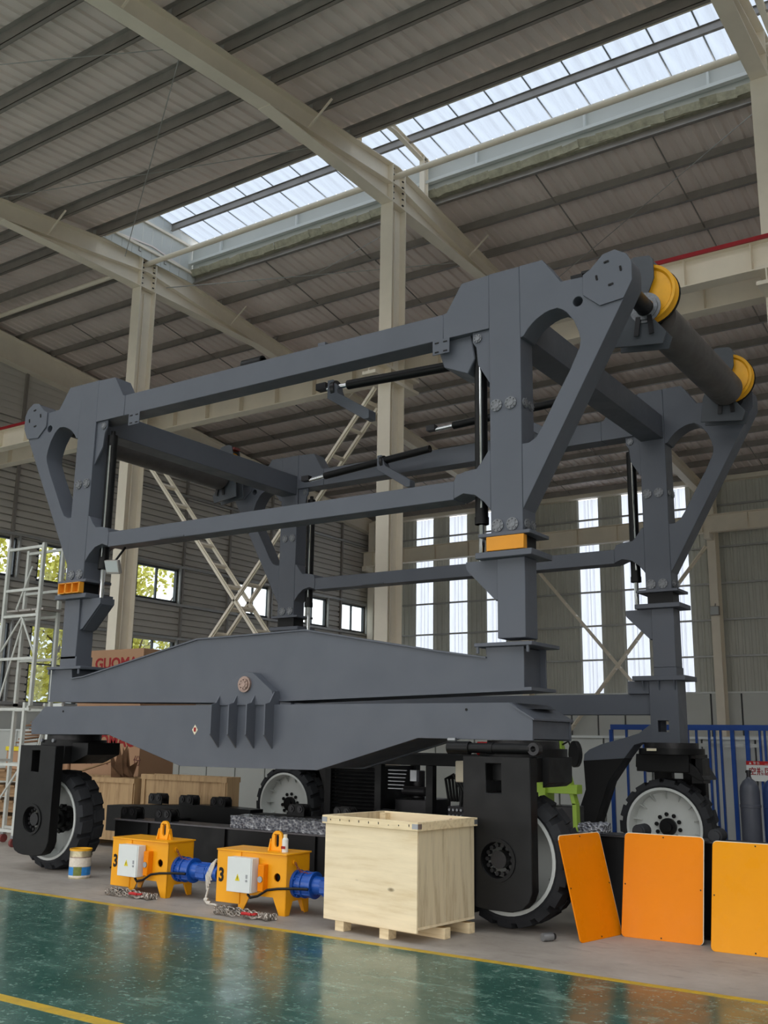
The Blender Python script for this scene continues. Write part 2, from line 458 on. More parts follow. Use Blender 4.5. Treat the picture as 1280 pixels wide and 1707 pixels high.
# torn insulation foil along the edge of the ridge opening
fo = MB(); x = -16.9; k = 0
rnd = random.Random(3)
while x < XR:
    w = .28+rnd.random()*.1
    za, zb = [zr(16.3)+.12+rnd.random()*.05 for _ in range(2)]
    fo.add([(x, 16.30+rnd.random()*.05, za), (x+w, 16.30+rnd.random()*.05, zb), (x+w, 16.62, zr(16.6)+.17), (x, 16.62, zr(16.6)+.17),
            (x, 16.22+rnd.random()*.05, za+.13), (x+w, 16.25, zb+.13)], [(0, 1, 2, 3), (0, 4, 5, 1)])
    x += w
MB().box(-16.9, XR, 16.34, 16.50, 12.66, 12.80).build('flashing', M['foil'], ceil)
fo.build('insulation_edge', M['foil'], ceil, kind='stuff')

# ---- ridge skylight monitor
MZ = 13.5
XM = -16.9
mon = struct(MB().box(XM, XR, 13.58, 13.64, 12.55, MZ).build('trim_3', M['cream']))
def mz(y): return MZ+.13-.09*abs(y-YC)
for side, (ya, yb) in (('near', (13.45, YC)), ('far', (YC, 16.5))):
    x = XM; 
    while x < XR-.01:
        w = min(.8, XR-x)
        p = MB(); vs = []
        prof = [(x, 0), (x+.24, 0), (x+.27, .03), (x+.30, 0), (x+.50, 0), (x+.53, .03), (x+.56, 0), (x+w-.01, 0)]
        prof = [q for q in prof if q[0] <= x+w]
        for y in (ya, yb):
            for (xx, d) in prof: vs.append((xx, y, mz(y)+.14+d))
        nn = len(prof); p.add(vs, [(i, i+1, nn+i+1, nn+i) for i in range(nn-1)])
        p.build('skylight_panel', M['frp'], mon)
        x += .8
jb = MB(); x = XM
while x < XR:
    for ya, yb in ((13.45, YC), (YC, 16.5)): jb.bar((x, ya, mz(ya)+.15), (x, yb, mz(yb)+.15), .03, .012)
    x += .8
jb.build('panel_joint', M['low_sheet'], mon, kind='stuff')
for y in (14.2, 15.55): MB().ibeam((XM, y, mz(y)+.04), (XR, y, mz(y)+.04), .17, .07, .008, .008).build('monitor_purlin', M['purlin'], mon)
# far side of the monitor: rails and a strip of sheet, struts
MB().box(XM, XR, 16.24, 16.32, 13.40, 13.46).build('monitor_rail', M['cream'], mon)
MB().box(XM, XR, 16.30, 16.33, 12.98, 13.40).build('monitor_panel', M['low_sheet'], mon)
MB().box(XM, XR, 16.18, 16.28, 12.93, 13.0).build('monitor_rail', M['white'], mon)
MB().box(XM, XR, 16.33, 16.36, 12.78, 12.98).build('monitor_panel', M['low_sheet'], mon)
x = XM+1
while x < XR: MB().box(x, x+.04, 16.2, 16.26, 13.0, 13.4).build('monitor_strut', M['white'], mon); x += 2.34

ge = MB()
for k in range(10):
    y = 13.5+.3*k; ge.box(XM-.04, XM-.02, y, y+.292, 12.5, max(mz(y), mz(y+.285))+.15)
struct(ge.build('trim_4', M['low_sheet']))
for z in (12.72, 13.38): MB().box(XM-.02, XM+.03, 13.6, 16.3, z, z+.06).build('end_rail', M['cream'], mon)
rc = MB()
pr = [p for p in corrugated(XE, XM, .25, .035) if p[0] <= XM]
for ya, yb in ((13.4, YC), (YC, 16.5)):
    vs = [(xx, y, zr(y)+.216+d) for y in (ya, yb) for xx, d in pr]; nn = len(pr)
    rc.add(vs, [(i, i+1, nn+i+1, nn+i) for i in range(nn-1)])
rc.build('ridge_sheet', M['roof_sheet'], ceil)
for y in (14.6, 15.4): MB().box(XE, XM, y-.006, y+.006, zr(y), zr(y)+.2).box(XE, XM, y, y+.07, zr(y), zr(y)+.006).build('purlin', M['purlin'], ceil)

COLX = [-17.08, -10.05, -3.02, 4.01]
def rafter(xc, label, end=False):
    t = thing('roof_rafter', (xc, YC, ZR), label, 'rafter')
    w = .26
    for yo, sgn in ((YN, -1), (YF, 1)):
        def P(y, dz): return (y, zr(y)+dz)
        yh = YC+sgn*3.9
        web = MB().prism([P(YC, 0), P(yo, 0), P(yo, -.42), P(yh, -.42), (YC, ZR-.84)], xc-.008, xc+.008, 'yz')
        web.build('web', M['cream'], t)
        MB().bar((xc, YC, ZR-.008), (xc, yo, zr(yo)-.008), w, .016).build('top_flange', M['cream'], t)
        MB().bar((xc, YC, ZR-.42), (xc, yo, zr(yo)-.42), w, .016).build('middle_flange', M['cream'], t)
        MB().bar((xc, YC, ZR-.84), (xc, yh, zr(yh)-.43), w, .016).build('haunch_flange', M['cream'], t)
    for dy in (-.22, .22):
        MB().box(xc-w/2, xc+w/2, YC+dy-.01, YC+dy+.01, ZR-.84, ZR-.02).build('stiffener', M['cream'], t)
    bo = MB()
    for dy in (-.17, .17):
        for k in range(6):
            for sx in (-1, 1):
                bo.cyl((xc+sx*.1, YC+dy-.02, ZR-.1-k*.13), (xc+sx*.1, YC+dy+.02, ZR-.1-k*.13), .016, 6)
    bo.build('bolt_row', M['dark_steel'], t, kind='stuff')
    cl = MB()
    for y in ys_near+ys_far: cl.box(xc-.05, xc+.05, y-.012, y-.006, zr(y), zr(y)+.17).box(xc-.05, xc+.05, y-.09, y-.012, zr(y), zr(y)+.01)
    cl.build('purlin_cleat', M['girt'], t, kind='stuff')
    # ridge-monitor posts and cross beam
    for y in (13.72, 16.12):
        MB().ibeam((xc, y, zr(y)), (xc, y, mz(y)-.02), .16, .12, .008, .008, up=(0, 1, 0)).build('monitor_post', M['cream'], t)
    for ya, yb in ((13.6, YC), (YC, 16.3)):
        MB().ibeam((xc, ya, mz(ya)-.08), (xc, yb, mz(yb)-.08), .12, .1, .01, .008).build('monitor_beam', M['cream'], t)
    for y in (YC+2.9, YC-2.8, YC+8, YC-7):
        if YN < y < YF:
            MB().bar((xc, y, zr(y)-.4), (xc+.55, y+.02, zr(y)+.05), .03, .03).build('fly_brace', M['cream'], t)
    return t
rafter(COLX[0], 'cream steel roof rafter over the leftmost column, with haunched underside')
rafter(COLX[1], 'cream steel roof rafter over the middle column, crossing the skylight')
rafter(COLX[2], 'cream steel roof rafter at the top right corner, over the rightmost column')
rafter(COLX[3], 'cream steel roof rafter right of the picture, beyond the top right one')
# end wall rafter (deeper haunch, no monitor parts)
t = thing('roof_rafter', (XE+.2, YC, ZR), 'cream steel roof rafter lying against the ribbed end wall', 'rafter')
for yo in (YN, YF):
    MB().prism([(YC, ZR), (yo, zr(yo)), (yo, zr(yo)-.55), (YC, ZR-.75)], XE+.19, XE+.206, 'yz').build('web', M['cream'], t)
    MB().bar((XE+.2, YC, ZR-.75), (XE+.2, yo, zr(yo)-.55), .3, .02).build('bottom_flange', M['cream'], t)
    MB().bar((XE+.2, YC, ZR), (XE+.2, yo, zr(yo)), .3, .02).build('top_flange', M['cream'], t)
# columns of the middle row
names = ['left cream steel column of the row behind the gantry machine', 'middle cream steel column rising behind the gantry machine',
         'cream steel column cut by the right picture edge, of the middle row', 'cream steel column right of the picture, of the middle row']
for xc, lb in zip(COLX, names):
    t = thing('steel_column', (xc, YC, 0), lb, 'column')
    top = ZR-.86
    MB().box(xc-.14, xc+.14, YC-.24, YC-.222, 0, top).build('flange', M['cream'], t)
    MB().box(xc-.14, xc+.14, YC+.222, YC+.24, 0, top).build('flange', M['cream'], t)
    MB().box(xc-.008, xc+.008, YC-.222, YC+.222, 0, top).build('web', M['cream'], t)
    MB().box(xc-.25, xc+.25, YC-.35, YC+.35, 0, .03).build('base_plate', M['cream'], t)
    MB().tube([(xc+.05, YC-.03, .3), (xc+.05, YC-.03, top-.1)], .018, 6).build('conduit', M['cream'], t)
    MB().box(xc-.15, xc+.15, YC-.75, YC+.75, 8.12, 8.18).box(xc-.15, xc+.15, YC-.75, YC+.75, 8.36, 8.41).box(xc-.01, xc+.01, YC-.75, YC+.75, 8.18, 8.36).build('crane_bracket', M['cream'], t)
# tie tube along the column tops
tt = MB().cyl((XE+.1, YC-.05, 12.44), (XR, YC-.05, 12.44), .06, 12).build('tie_tube', M['cream'])
_set(tt, 'long cream steel tie tube running along the column tops below the skylight', 'tube')
# crane runway girders both sides of the columns
def runway(y, z0, z1, label, rail=True, x0=XE+.3, x1=XR-.1, step=1.0):
    t = thing('runway_girder', (-6.5, y, z0), label, 'girder')
    MB().box(x0, x1, y-.13, y+.13, z0, z0+.02).build('bottom_flange', M['cream'], t)
    MB().box(x0, x1, y-.15, y+.15, z1-.02, z1).build('top_flange', M['cream'], t)
    MB().box(x0, x1, y-.006, y+.006, z0+.02, z1-.02).build('web', M['cream'], t)
    sm = MB().prism([(-.13, 0), (.13, 0), (.13, z1-z0-.06), (.02, z1-z0-.04), (-.02, z1-z0-.04), (-.13, z1-z0-.06)][:6], -.005, .005, 'yz')
    me, c = sm.mesh('stiffener', M['cream']); x = x0+.5
    while x < x1: inst(me, 'stiffener', (x, y+c.y, z0+.02+c.z), t); x += step
    if rail: MB().box(x0, x1, y-.19, y-.15, z1-.035, z1+.025).build('rail', M['red'], t)
    return t
runway(14.5, 8.42, 8.90, 'cream crane runway girder with red rail, on the near side of the columns')
runway(15.5, 8.42, 8.90, 'cream crane runway girder on the far side of the middle columns')
runway(33.55, 8.50, 9.10, 'cream crane runway girder along the far corrugated wall', False, step=1.5)

def lattice(p0, p1, label, off=.42, w=.09, wall=False):
    t = thing('cross_brace', ((p0[0]+p1[0])/2, p0[1], min(p0[2], p1[2])), label, 'brace')
    p0, p1 = Vector(p0), Vector(p1); d = (p1-p0); L = d.length; d.normalize()
    o = Vector((0, off/2, 0))
    for s in (-1, 1): MB().bar(p0+o*s, p1+o*s, .05, w, (0, 1, 0)).bar(p0+o*s+d.orthogonal()*0, p1+o*s, w, .012, (0, 1, 0)).build('chord', M['cream'], t)
    k = .3
    while k < L-.2:
        q = p0+d*k; MB().bar(q-o, q+o, .07, .06, d).build('batten', M['cream'], t); k += .62
    return t
lattice((-16.86, 15, 8.05), (-10.27, 15, .4), 'cream lattice brace sloping down to the right, left of the middle column')
lattice((-10.27, 15, 8.05), (-16.86, 15, .4), 'cream lattice brace sloping down to the left from the middle column')
lattice((-16.38, 34.0, 8.15), (-9.82, 34.0, .3), 'thin cream lattice brace on the far wall sloping down to the right', .2, .07)
lattice((-9.82, 34.05, 8.15), (-16.38, 34.05, .3), 'thin cream lattice brace on the far wall sloping down to the left', .2, .07)
# thin tie rods under the roof
def trod(a, b, label, r=.011): _set(MB().tube([a, b], r*.8, 6).build('roof_tie_rod', M['girt']), label, 'rod', 'thin roof tie rods')
trod((-17.0, 15.6, 12.1), (-10.2, 18.3, 12.1), 'thin pale tie rod crossing below the roof between left and middle columns', .014)
trod((-10.1, 15.2, 11.5), (-13.6, 17.0, 12.12), 'thin tie rod running down left from the top of the middle column')
trod((-10.2, 9.3, 11.6), (-16.9, 14.2, 12.3), 'thin tie rod sloping across the near roof above the left column')
trod((-17.0, 10.3, 11.8), (-10.2, 12.9, 12.1), 'long thin tie rod crossing the near roof towards the skylight')
trod((-10.2, 9.0, 11.6), (-17.0, 5.5, 11.4), 'thin tie rod in the top left corner of the roof')
trod((-3.1, 15.6, 11.9), (-9.9, 20.5, 11.8), 'thin tie rod crossing the roof right of the middle column')

# ---- end wall (left), ribbed horizontally
def rect_holes_wall(u0, u1, zlo, zhi_fn, holes, name, mat, x):
    pass
WIN = [(15.45, 17.16), (17.88, 19.62), (21.6, 23.38), (26.28, 28.02), (29.72, 31.45), (32.33, 34.08)]
NEARWIN = [(-2.5, -.8), (0, 1.7), (3.5, 5.2), (6, 7.7), (9.5, 11.2), (12, 13.7)]
ZW0, ZW1 = 5.84, 6.92; ZL0, ZL1 = 2.42, 4.6
def siding():
    """horizontal corrugations, one strip per rib, cut around the windows"""
    mb = MB(); x0 = XE; pitch = .20; d = .035
    wins = sorted(WIN+NEARWIN)
    z = 2.35
    while z < ZR+.2:
        zt = z+pitch
        segs = [(YN, YF)]
        # roof slope clip
        half = (ZR+.2-(z+pitch/2))/.11
        lo, hi = max(YN, YC-half), min(YF, YC+half)
        mid = (z+zt)/2
        if ZW0 < mid < ZW1 or ZL0 < mid < ZL1:
            segs = []; c = lo
            for a, b in wins:
                if a > c: segs.append((c, a))
                c = b
            segs.append((c, hi))
        else: segs = [(lo, hi)]
        for a, b in segs:
            if b-a < .02: continue
            prof = [(z, d), (z+.145, d+.01), (z+.15, -.03), (z+.19, -.03), (zt, d)]
            vs = [(x0+dd, y, zz) for y in (a, b) for zz, dd in prof]; n = 5
            mb.add(vs, [(i, i+1, n+i+1, n+i) for i in range(n-1)])
        z = zt
    return mb
we = struct(siding().build('wall_left', M['end_sheet']))
MB().box(XE-.12, XE-.08, YN, YF, 0, 2.4).build('lower_panel', M['low_sheet'], we)
def outer_skin():
    mb = MB()
    # thick band pieces behind the siding so that no light leaks
    for a, b in ((2.3, ZL0), (ZL1, ZW0), (ZW1, 10.4)): mb.box(XE-.14, XE-.05, YN, YF, a, b)
    c = YN
    for a, b in sorted(WIN+NEARWIN)+[(YF, YF)]:
        if a > c: mb.box(XE-.14, XE-.05, c, a, ZL0, ZL1).box(XE-.14, XE-.05, c, a, ZW0, ZW1)
        c = b
    mb.prism([(YN-.3, 10.4), (YF+.3, 10.4), (YF+.3, 10.85), (YC, 13.0), (YN-.3, 10.85)], XE-.14, XE+.02, 'yz')
    return mb
outer_skin().build('outer_skin', M['end_sheet'], we)
for z in (2.4, 4.67, 5.76, 7.02, 9.44): MB().box(XE+.06, XE+.14, YN, YF, z-.04, z+.04).build('girt', M['girt'], we)
stud_me, stud_c = MB().box(0, .09, 0, .09, 0, 1).mesh('stud', M['purlin'])
for y in [16.95+2.2*k for k in range(8)]+[14.7, 12.5, 10.3, 5, 0]:
    h = zr(y)-.5-2.4
    MB().box(XE+.04, XE+.12, y-.04, y+.04, 2.4, 2.4+h).build('stud', M['purlin'], we)
wi = 1
def window(y0, y1, z0, z1, n):
    f = MB(); t = .05; x = XE
    f.box(x-.1, x+.02, y0, y1, z0, z0+t).box(x-.1, x+.02, y0, y1, z1-t, z1)
    f.box(x-.1, x+.02, y0, y0+t, z0+t, z1-t).box(x-.1, x+.02, y1-t, y1, z0+t, z1-t)
    ym = (y0+y1)/2; f.box(x-.08, x, ym-.025, ym+.025, z0+t, z1-t)
    if z1-z0 > 1.5: f.box(x-.08, x, y0+t, ym-.025, (z0+z1)/2-.02, (z0+z1)/2+.02).box(x-.08, x, ym+.025, y1-t, (z0+z1)/2-.02, (z0+z1)/2+.02)
    w = struct(f.build('window_%d' % n, M['frame_dark']))
    for a, b in ((y0+t, ym-.025), (ym+.025, y1-t)):
        MB().box(x-.045, x-.039, a, b, z0+t, z1-t).build('pane', M['glass'], w)
    MB().box(x+.05, x+.12, y1+.02, y1+.09, z0-.1, z1+.1).build('jamb', M['girt'], w)
for a, b in WIN+NEARWIN[-3:]:
    window(a, b, ZW0, ZW1, wi); wi += 1
    window(a, b, ZL0, ZL1, wi); wi += 1
# ---- far wall with upright translucent strips
STR = [(-21.75, -20.95), (-20.18, -19.38), (-18.5, -17.7), (-14.6, -13.84), (-12.92, -12.1), (-11.3, -10.58), (-6.6, -5.8), (-4.9, -4.1), (-3.2, -2.4), (.6, 1.4), (2.3, 3.1)]
LOWZ = 3.25
def far_wall():
    mb = MB(); c = XE
    for a, b in STR+[(XR, XR)]:
        if a-c > .05:
            pr = corrugated(c, a, .22, .03, .05, .1); pr = [p for p in pr if p[0] <= a]
            if pr[-1][0] < a: pr.append((a, 0))
            n = len(pr); vs = [(x, YF-d, z) for z in (LOWZ, zr(YF)+.2) for x, d in pr]
            mb.add(vs, [(i, i+1, n+i+1, n+i) for i in range(n-1)])
        c = b
    return mb
wf = struct(far_wall().build('wall_far', M['far_sheet']))
x = XE; pn = 0
while x < XR:
    w = min(1.0, XR-x)
    MB().box(x+.03, x+w-.03, YF-.10, YF-.03, 0, LOWZ).build('wall_panel', M['low_sheet'], wf); x += 1.0
MB().box(XE, XR, YF-.03, YF+.02, 0, LOWZ).build('backing', M['frame_dark'], wf)
MB().box(XE, XR, YF-.16, YF-.03, LOWZ-.03, LOWZ+.03).build('ledge', M['white'], wf)
for k, (a, b) in enumerate(STR):
    m = (a+b)/2
    vs = []; pr = [(a, 0), (a+.2, 0), (a+.22, .03), (a+.26, .03), (a+.28, 0), (m-.02, 0), (m, .03), (m+.02, 0), (b-.28, 0), (b-.26, .03), (b-.22, .03), (b-.2, 0), (b, 0)]
    n = len(pr); vs = [(xx, YF-d, z) for z in (LOWZ, zr(YF)-.12) for xx, d in pr]
    w = struct(MB().add(vs, [(i, i+1, n+i+1, n+i) for i in range(n-1)]).build('window_%d' % wi, M['frp_wall'])); wi += 1
for z in (4.45, 5.67, 6.9, 8.15, 9.6): MB().box(XE, XR, YF-.14, YF-.06, z-.03, z+.03).build('girt', M['girt'], wf)
MB().box(XE, XR, YF-.3, YF, zr(YF)-.1, zr(YF)+.2).build('eave_beam', M['cream'], wf)
MB().box(-10, XR, YF-.14, YF-.08, 1.8, 1.86).build('girt', M['white'], wf)
for xc, lb in ((-23.6, 'corner'), (-16.6, 'behind the middle column'), (-9.6, 'right of the machine, with a lamp'), (-2.6, 'right of the picture')):
    t = thing('wall_column', (xc, YF-.4, 0), 'cream steel column on the far wall, '+lb, 'column')
    MB().box(xc-.14, xc+.14, YF-.62, YF-.60, 0, zr(YF)-.1).build('flange', M['cream'], t)
    MB().box(xc-.14, xc+.14, YF-.19, YF-.17, 0, zr(YF)-.1).build('flange', M['cream'], t)
    MB().box(xc-.008, xc+.008, YF-.60, YF-.19, 0, zr(YF)-.1).build('web', M['cream'], t)
    MB().box(xc-.1, xc+.1, YF-1.12, YF-.62, 8.3, 8.5).build('crane_bracket', M['cream'], t)
t = thing('flood_lamp', (-9.55, YF-.75, 6.0), 'small grey flood lamp fixed to the far wall column', 'lamp')
MB().box(-9.72, -9.42, YF-.78, YF-.67, 5.75, 6.05).build('housing', M['purlin'], t, .01)
MB().box(-9.70, -9.44, YF-.80, YF-.78, 5.77, 6.03).build('lens', M['lamp_glass'], t)
MB().bar((-9.57, YF-.7, 6.0), (-9.57, YF-.63, 6.15), .03, .03).build('arm', M['purlin'], t)
# ---- right end wall and near side (behind the camera): near doorway under the lintel added to light the hall
wr = struct(MB().box(XR, XR+.1, YN, YF, 0, 10.4).prism([(YN, 10.4), (YF, 10.4), (YF, 10.45), (YC, 12.95), (YN, 10.45)], XR, XR+.1, 'yz').build('wall_right', M['end_sheet']))
wn = struct(MB().box(XE, XR, YN-.1, YN, 5.2, 10.75).build('wall_near', M['far_sheet']))
for x in (XE, -17.1, -10.1, -3.1, 4, XR-.4): MB().box(x, x+.4, YN-.1, YN, 0, 5.2).build('light_opening_post', M['cream'], wn)  # posts of the unseen opening added to let daylight in

# ================================================================ OUTSIDE
def tree(x, y, h, label, seed):
    r = random.Random(seed); t = thing('tree', (x, y, -.2), label, 'tree', 'trees outside the left end wall')
    tk = MB().tube([(x, y, -.2), (x+.1, y, h*.3), (x-.1, y+.1, h*.6), (x, y, h*.85)], .14, 8)
    for k in range(7):
        a = r.random()*6.28; z0 = h*(.3+.08*k); tk.tube([(x, y, z0), (x+math.cos(a)*h*.12, y+math.sin(a)*h*.12, z0+h*.1), (x+math.cos(a)*h*.2, y+math.sin(a)*h*.2, z0+h*.22)], .035, 5)
    tk.build('trunk', M['bark'], t)
    lf = MB()
    for c in range(26):
        a = r.random()*6.28; rr = r.random()*h*.2; cz = h*(.3+.62*r.random()); R = h*.11
        cx, cy = x+math.cos(a)*rr, y+math.sin(a)*rr
        for k in range(150):
            d = Vector((r.gauss(0, 1), r.gauss(0, 1), r.gauss(0, 1))); d.normalize(); p = Vector((cx, cy, cz))+d*R*r.random()**.4
            u = Vector((r.gauss(0, 1), r.gauss(0, 1), r.gauss(0, 1))).normalized()*.11; v = u.orthogonal().normalized()*.07
            lf.add([p-u, p+v, p+u, p-v], [(0, 1, 2, 3)])
    me = bpy.data.meshes.new('foliage'); me.from_pydata([v-ORG[t.name] for v in lf.v], [], lf.f); me.materials.append(M['leaf'])
    o = bpy.data.objects.new('foliage', me); COL.objects.link(o); o.parent = t; _set(o, kind='stuff')
tree(-30.5, 19.2, 8.6, 'yellow-green leafy tree outside the leftmost windows of the end wall', 1)
tree(-31.5, 28.0, 9.4, 'yellow-green leafy tree outside the window beside the left column', 2)
tree(-35, 44.4, 7.4, 'small leafy tree outside the end wall windows near the corner', 5)
tree(-30.2, 23.6, 8.8, 'yellow-green leafy tree outside the tall lower window behind the scaffold', 8)
t = thing('building', (-46, 30, -.2), 'pale plain building standing outside beyond the trees', 'building')
MB().box(-50, -46, 5, 60, -.2, 7.5).build('wall', M['render_wall'], t)
MB().box(-46.0, -45.9, 5, 60, 6.0, 6.15).build('cornice', M['girt'], t)

# ================================================================ THE GANTRY MACHINE
CX = -7.33
mach = thing('gantry_carrier', (CX, 10.6, 0), 'huge dark grey steel rubber-tyred gantry frame on four wheels filling the hall', 'machine')
FY0, FY1 = 8.33, 8.60
DY = 4.22
def mir(p): return [(2*CX-x, z) for x, z in p]
NOSE = [(-4.08, 6.184), (-3.833, 6.184), (-3.644, 5.908), (-3.411, 5.896), (-3.337, 5.935), (-3.209, 6.054), (-3.15, 6.07), (-3.088, 6.074), (-3.03, 6.045), (-2.982, 6.002), (-2.95, 5.95), (-2.94, 5.90),
        (-2.942, 5.739), (-3.026, 5.582), (-4.08, 3.72), (-4.08, 4.353), (-4.009, 4.353), (-3.929, 4.397), (-3.851, 4.514), (-3.729, 4.731), (-3.57, 4.998), (-3.47, 5.201), (-3.458, 5.27), (-3.476, 5.36),
        (-3.52, 5.477), (-3.592, 5.579), (-3.64, 5.62), (-3.688, 5.645), (-3.76, 5.64), (-3.826, 5.622), (-3.89, 5.59), (-3.945, 5.553), (-4.0, 5.5), (-4.047, 5.436), (-4.08, 5.43)]
CAP = [(-3.411, 5.905), (-3.337, 5.945), (-3.209, 6.064), (-3.088, 6.084), (-2.975, 6.01), (-2.932, 5.92), (-2.934, 5.739), (-3.02, 5.582), (-3.254, 5.56), (-3.413, 5.70)]
HAUN = [(-4.42, 6.175), (-4.42, 5.60), (-4.95, 5.60), (-4.95, 5.875), (-4.913, 5.879), (-4.735, 6.16)]
MIDE = [(-4.42, 4.34), (-4.449, 4.328), (-4.512, 4.24), (-4.572, 4.175), (-4.699, 4.165), (-4.80, 4.142), (-4.828, 4.08), (-4.828, 3.905), (-4.72, 3.945), (-4.596, 3.915), (-4.496, 3.837), (-4.438, 3.765), (-4.42, 3.74)]
hole = arc(-3.475, 5.66, .05, 0, 330, 11)
def flange_disc(p, n, r=.062, mat='dark_steel'):
    p, n = Vector(p), Vector(n)
    mb = MB().cyl(p, p+n*.014, r, 18).cyl(p+n*.014, p+n*.02, r*.55, 12)
    a = n.orthogonal().normalized(); b = n.cross(a)
    for k in range(8):
        q = p+(a*math.cos(k*PI/4)+b*math.sin(k*PI/4))*r*.78+n*.014
        mb.cyl(q, q+n*.01, r*.11, 6)
    return mb
def vcyl(x, y, z0, z1):
    b = MB().cyl((x, y, z0+.35), (x, y, z1), .064, 20).cyl((x, y, z0+.35), (x, y, z0+.42), .07, 20).cyl((x, y, z1-.1), (x, y, z1+.06), .03, 10)
    o = b.build('hydraulic_cylinder', M['black'], mach)
    MB().cyl((x, y, z0-.02), (x, y, z0+.36), .03, 14).build('piston_rod', M['chrome'], o)
    MB().tube([(x+.03, y-.06, z1-.15), (x+.03, y-.06, z0+.5)], .014, 8).build('oil_pipe', M['chrome'], o)
    return o
for fr in (0, 1):                     # front frame, then rear frame
    y0, y1 = FY0+DY*fr, FY1+DY*fr
    yf = y0 if not fr else y1         # outward face
    for sd in (0, 1):                 # right, left
        mm = (lambda p: mir(p)) if sd else (lambda p: p)
        X = (lambda x: 2*CX-x) if sd else (lambda x: x)
        def bx(xa, xb, *a): return MB().box(min(X(xa), X(xb)), max(X(xa), X(xb)), *a)
        bx(-4.42, -4.08, y0, y1, 3.51, 6.18).build('upper_leg', M['grey'], mach, .006)
        MB().prism(mm(NOSE), y0+.004, y1-.004, 'xz', [mm(hole)]).build('nose_bracket', M['grey'], mach, .004)
        MB().prism(mm(CAP), y0-.012, y0+.004).build('nose_plate', M['grey'], mach, .003)
        MB().prism(mm(HAUN), y0+.002, y1-.002).build('leg_gusset', M['grey'], mach, .004)
        MB().prism(mm(MIDE), y0+.002, y1-.002).build('beam_knee', M['grey'], mach, .004)
        sl = MB()
        for k in range(4):
            a = k*PI/2+.15
            for j in (-1, 0, 1):
                q = (X(-3.155)+math.cos(a+j*.13)*.12, 5.86+math.sin(a+j*.13)*.12)
                sl.cyl((q[0], y0-.018, q[1]), (q[0], y0-.008, q[1]), .012, 6)
        sl.build('bolt_set', M['ink'], mach, kind='stuff')
        # bolted flange discs
        for z in (4.78, 3.585):
            for x in (-4.345, -4.19): flange_disc((X(x), y0, z), (0, -1, 0)).build('flange_disc', M['disc_steel'], mach)
            for y in (y0+.07, y0+.2):
                n = -1 if sd else 1
                flange_disc((X(-4.08), y, z), (n, 0, 0), .05).build('flange_disc', M['disc_steel'], mach)
        # collar, packing block, lower leg
        bx(-4.53, -3.99, y0-.05, y1+.1, 3.475, 3.51).build('leg_flange', M['grey'], mach, .004)
        bx(-4.41, -4.08, y0+.02, y1, 3.33, 3.475).build('leg_neck', M['black'], mach)
        if not fr:
            if sd:
                ob = MB()
                xa, xb = X(-4.08), X(-4.47)
                xa, xb = min(xa, xb), max(xa, xb)
                ob.box(xa, xb, y0-.045, y0-.03, 3.335, 3.35).box(xa, xb, y0-.045, y0-.03, 3.455, 3.47).box(xa, xb, y0-.03, y0-.02, 3.335, 3.47)
                for k in range(4): ob.box(xa+(xb-xa)*k/3-.008, xa+(xb-xa)*k/3+.008, y0-.10, y0-.03, 3.335, 3.47)
                ob.box(xa, xb, y0-.10, y0-.045, 3.335, 3.345).box(xa, xb, y0-.10, y0-.045, 3.46, 3.47)
                ob.build('packing_block', M['orange_block'], mach, label='orange ribbed packing block')
            else:
                bx(-4.44, -4.05, y0-.06, y0+.015, 3.335, 3.47).build('packing_block', M['orange_block'], mach, .004, label='orange packing block')
        bx(-4.56, -3.97, y0-.06, y1+.12, 3.27, 3.33).build('leg_flange', M['grey'], mach, .006)
        bx(-4.37, -4.08, y0+.02, y1, 2.52, 3.27).build('lower_leg', M['grey'], mach, .005)
        # wedge bracket carrying the cylinder
        w = [(-4.37, 3.27), (-4.72, 3.27), (-4.72, 3.20), (-4.42, 2.90), (-4.37, 2.88)]
        MB().prism(mm(w), y0+.05, y0+.075).build('wedge_rib', M['grey'], mach)
        MB().prism(mm(w), y1-.02, y1+.005).build('wedge_rib', M['grey'], mach)
        MB().prism(mm([(-4.72, 3.27), (-4.72, 3.19), (-4.41, 2.88), (-4.39, 2.93), (-4.68, 3.22), (-4.68, 3.27)]), y0+.075, y1-.02).build('wedge_plate', M['grey'], mach)
        vcyl(X(-4.60), (y0+y1)/2+.02, 3.3, 5.42)
        MB().prism(mm([(-4.42, 5.6), (-4.62, 5.6), (-4.62, 5.5), (-4.58, 5.44), (-4.56, 5.25), (-4.44, 5.05), (-4.42, 5.03)]), y0+.03, y0+.05).build('cylinder_ear', M['grey'], mach)
        flange_disc((X(-4.56), y0+.03, 5.53), (0, -1, 0), .045).build('flange_disc', M['disc_steel'], mach)
    # long beams
    MB().box(2*CX+4.95, -4.95, y0+.006, y1-.006, 5.60, 5.875).build('top_beam', M['grey'], mach, .006)
    MB().box(2*CX+4.828, -4.828, y0+.006, y1-.03, 3.895, 4.085).build('middle_beam', M['grey'], mach, .006)
    MB().box(-8.9, -8.5, y0-.004, y1, 3.90, 3.915).build('beam_splice', M['grey_seam'], mach)
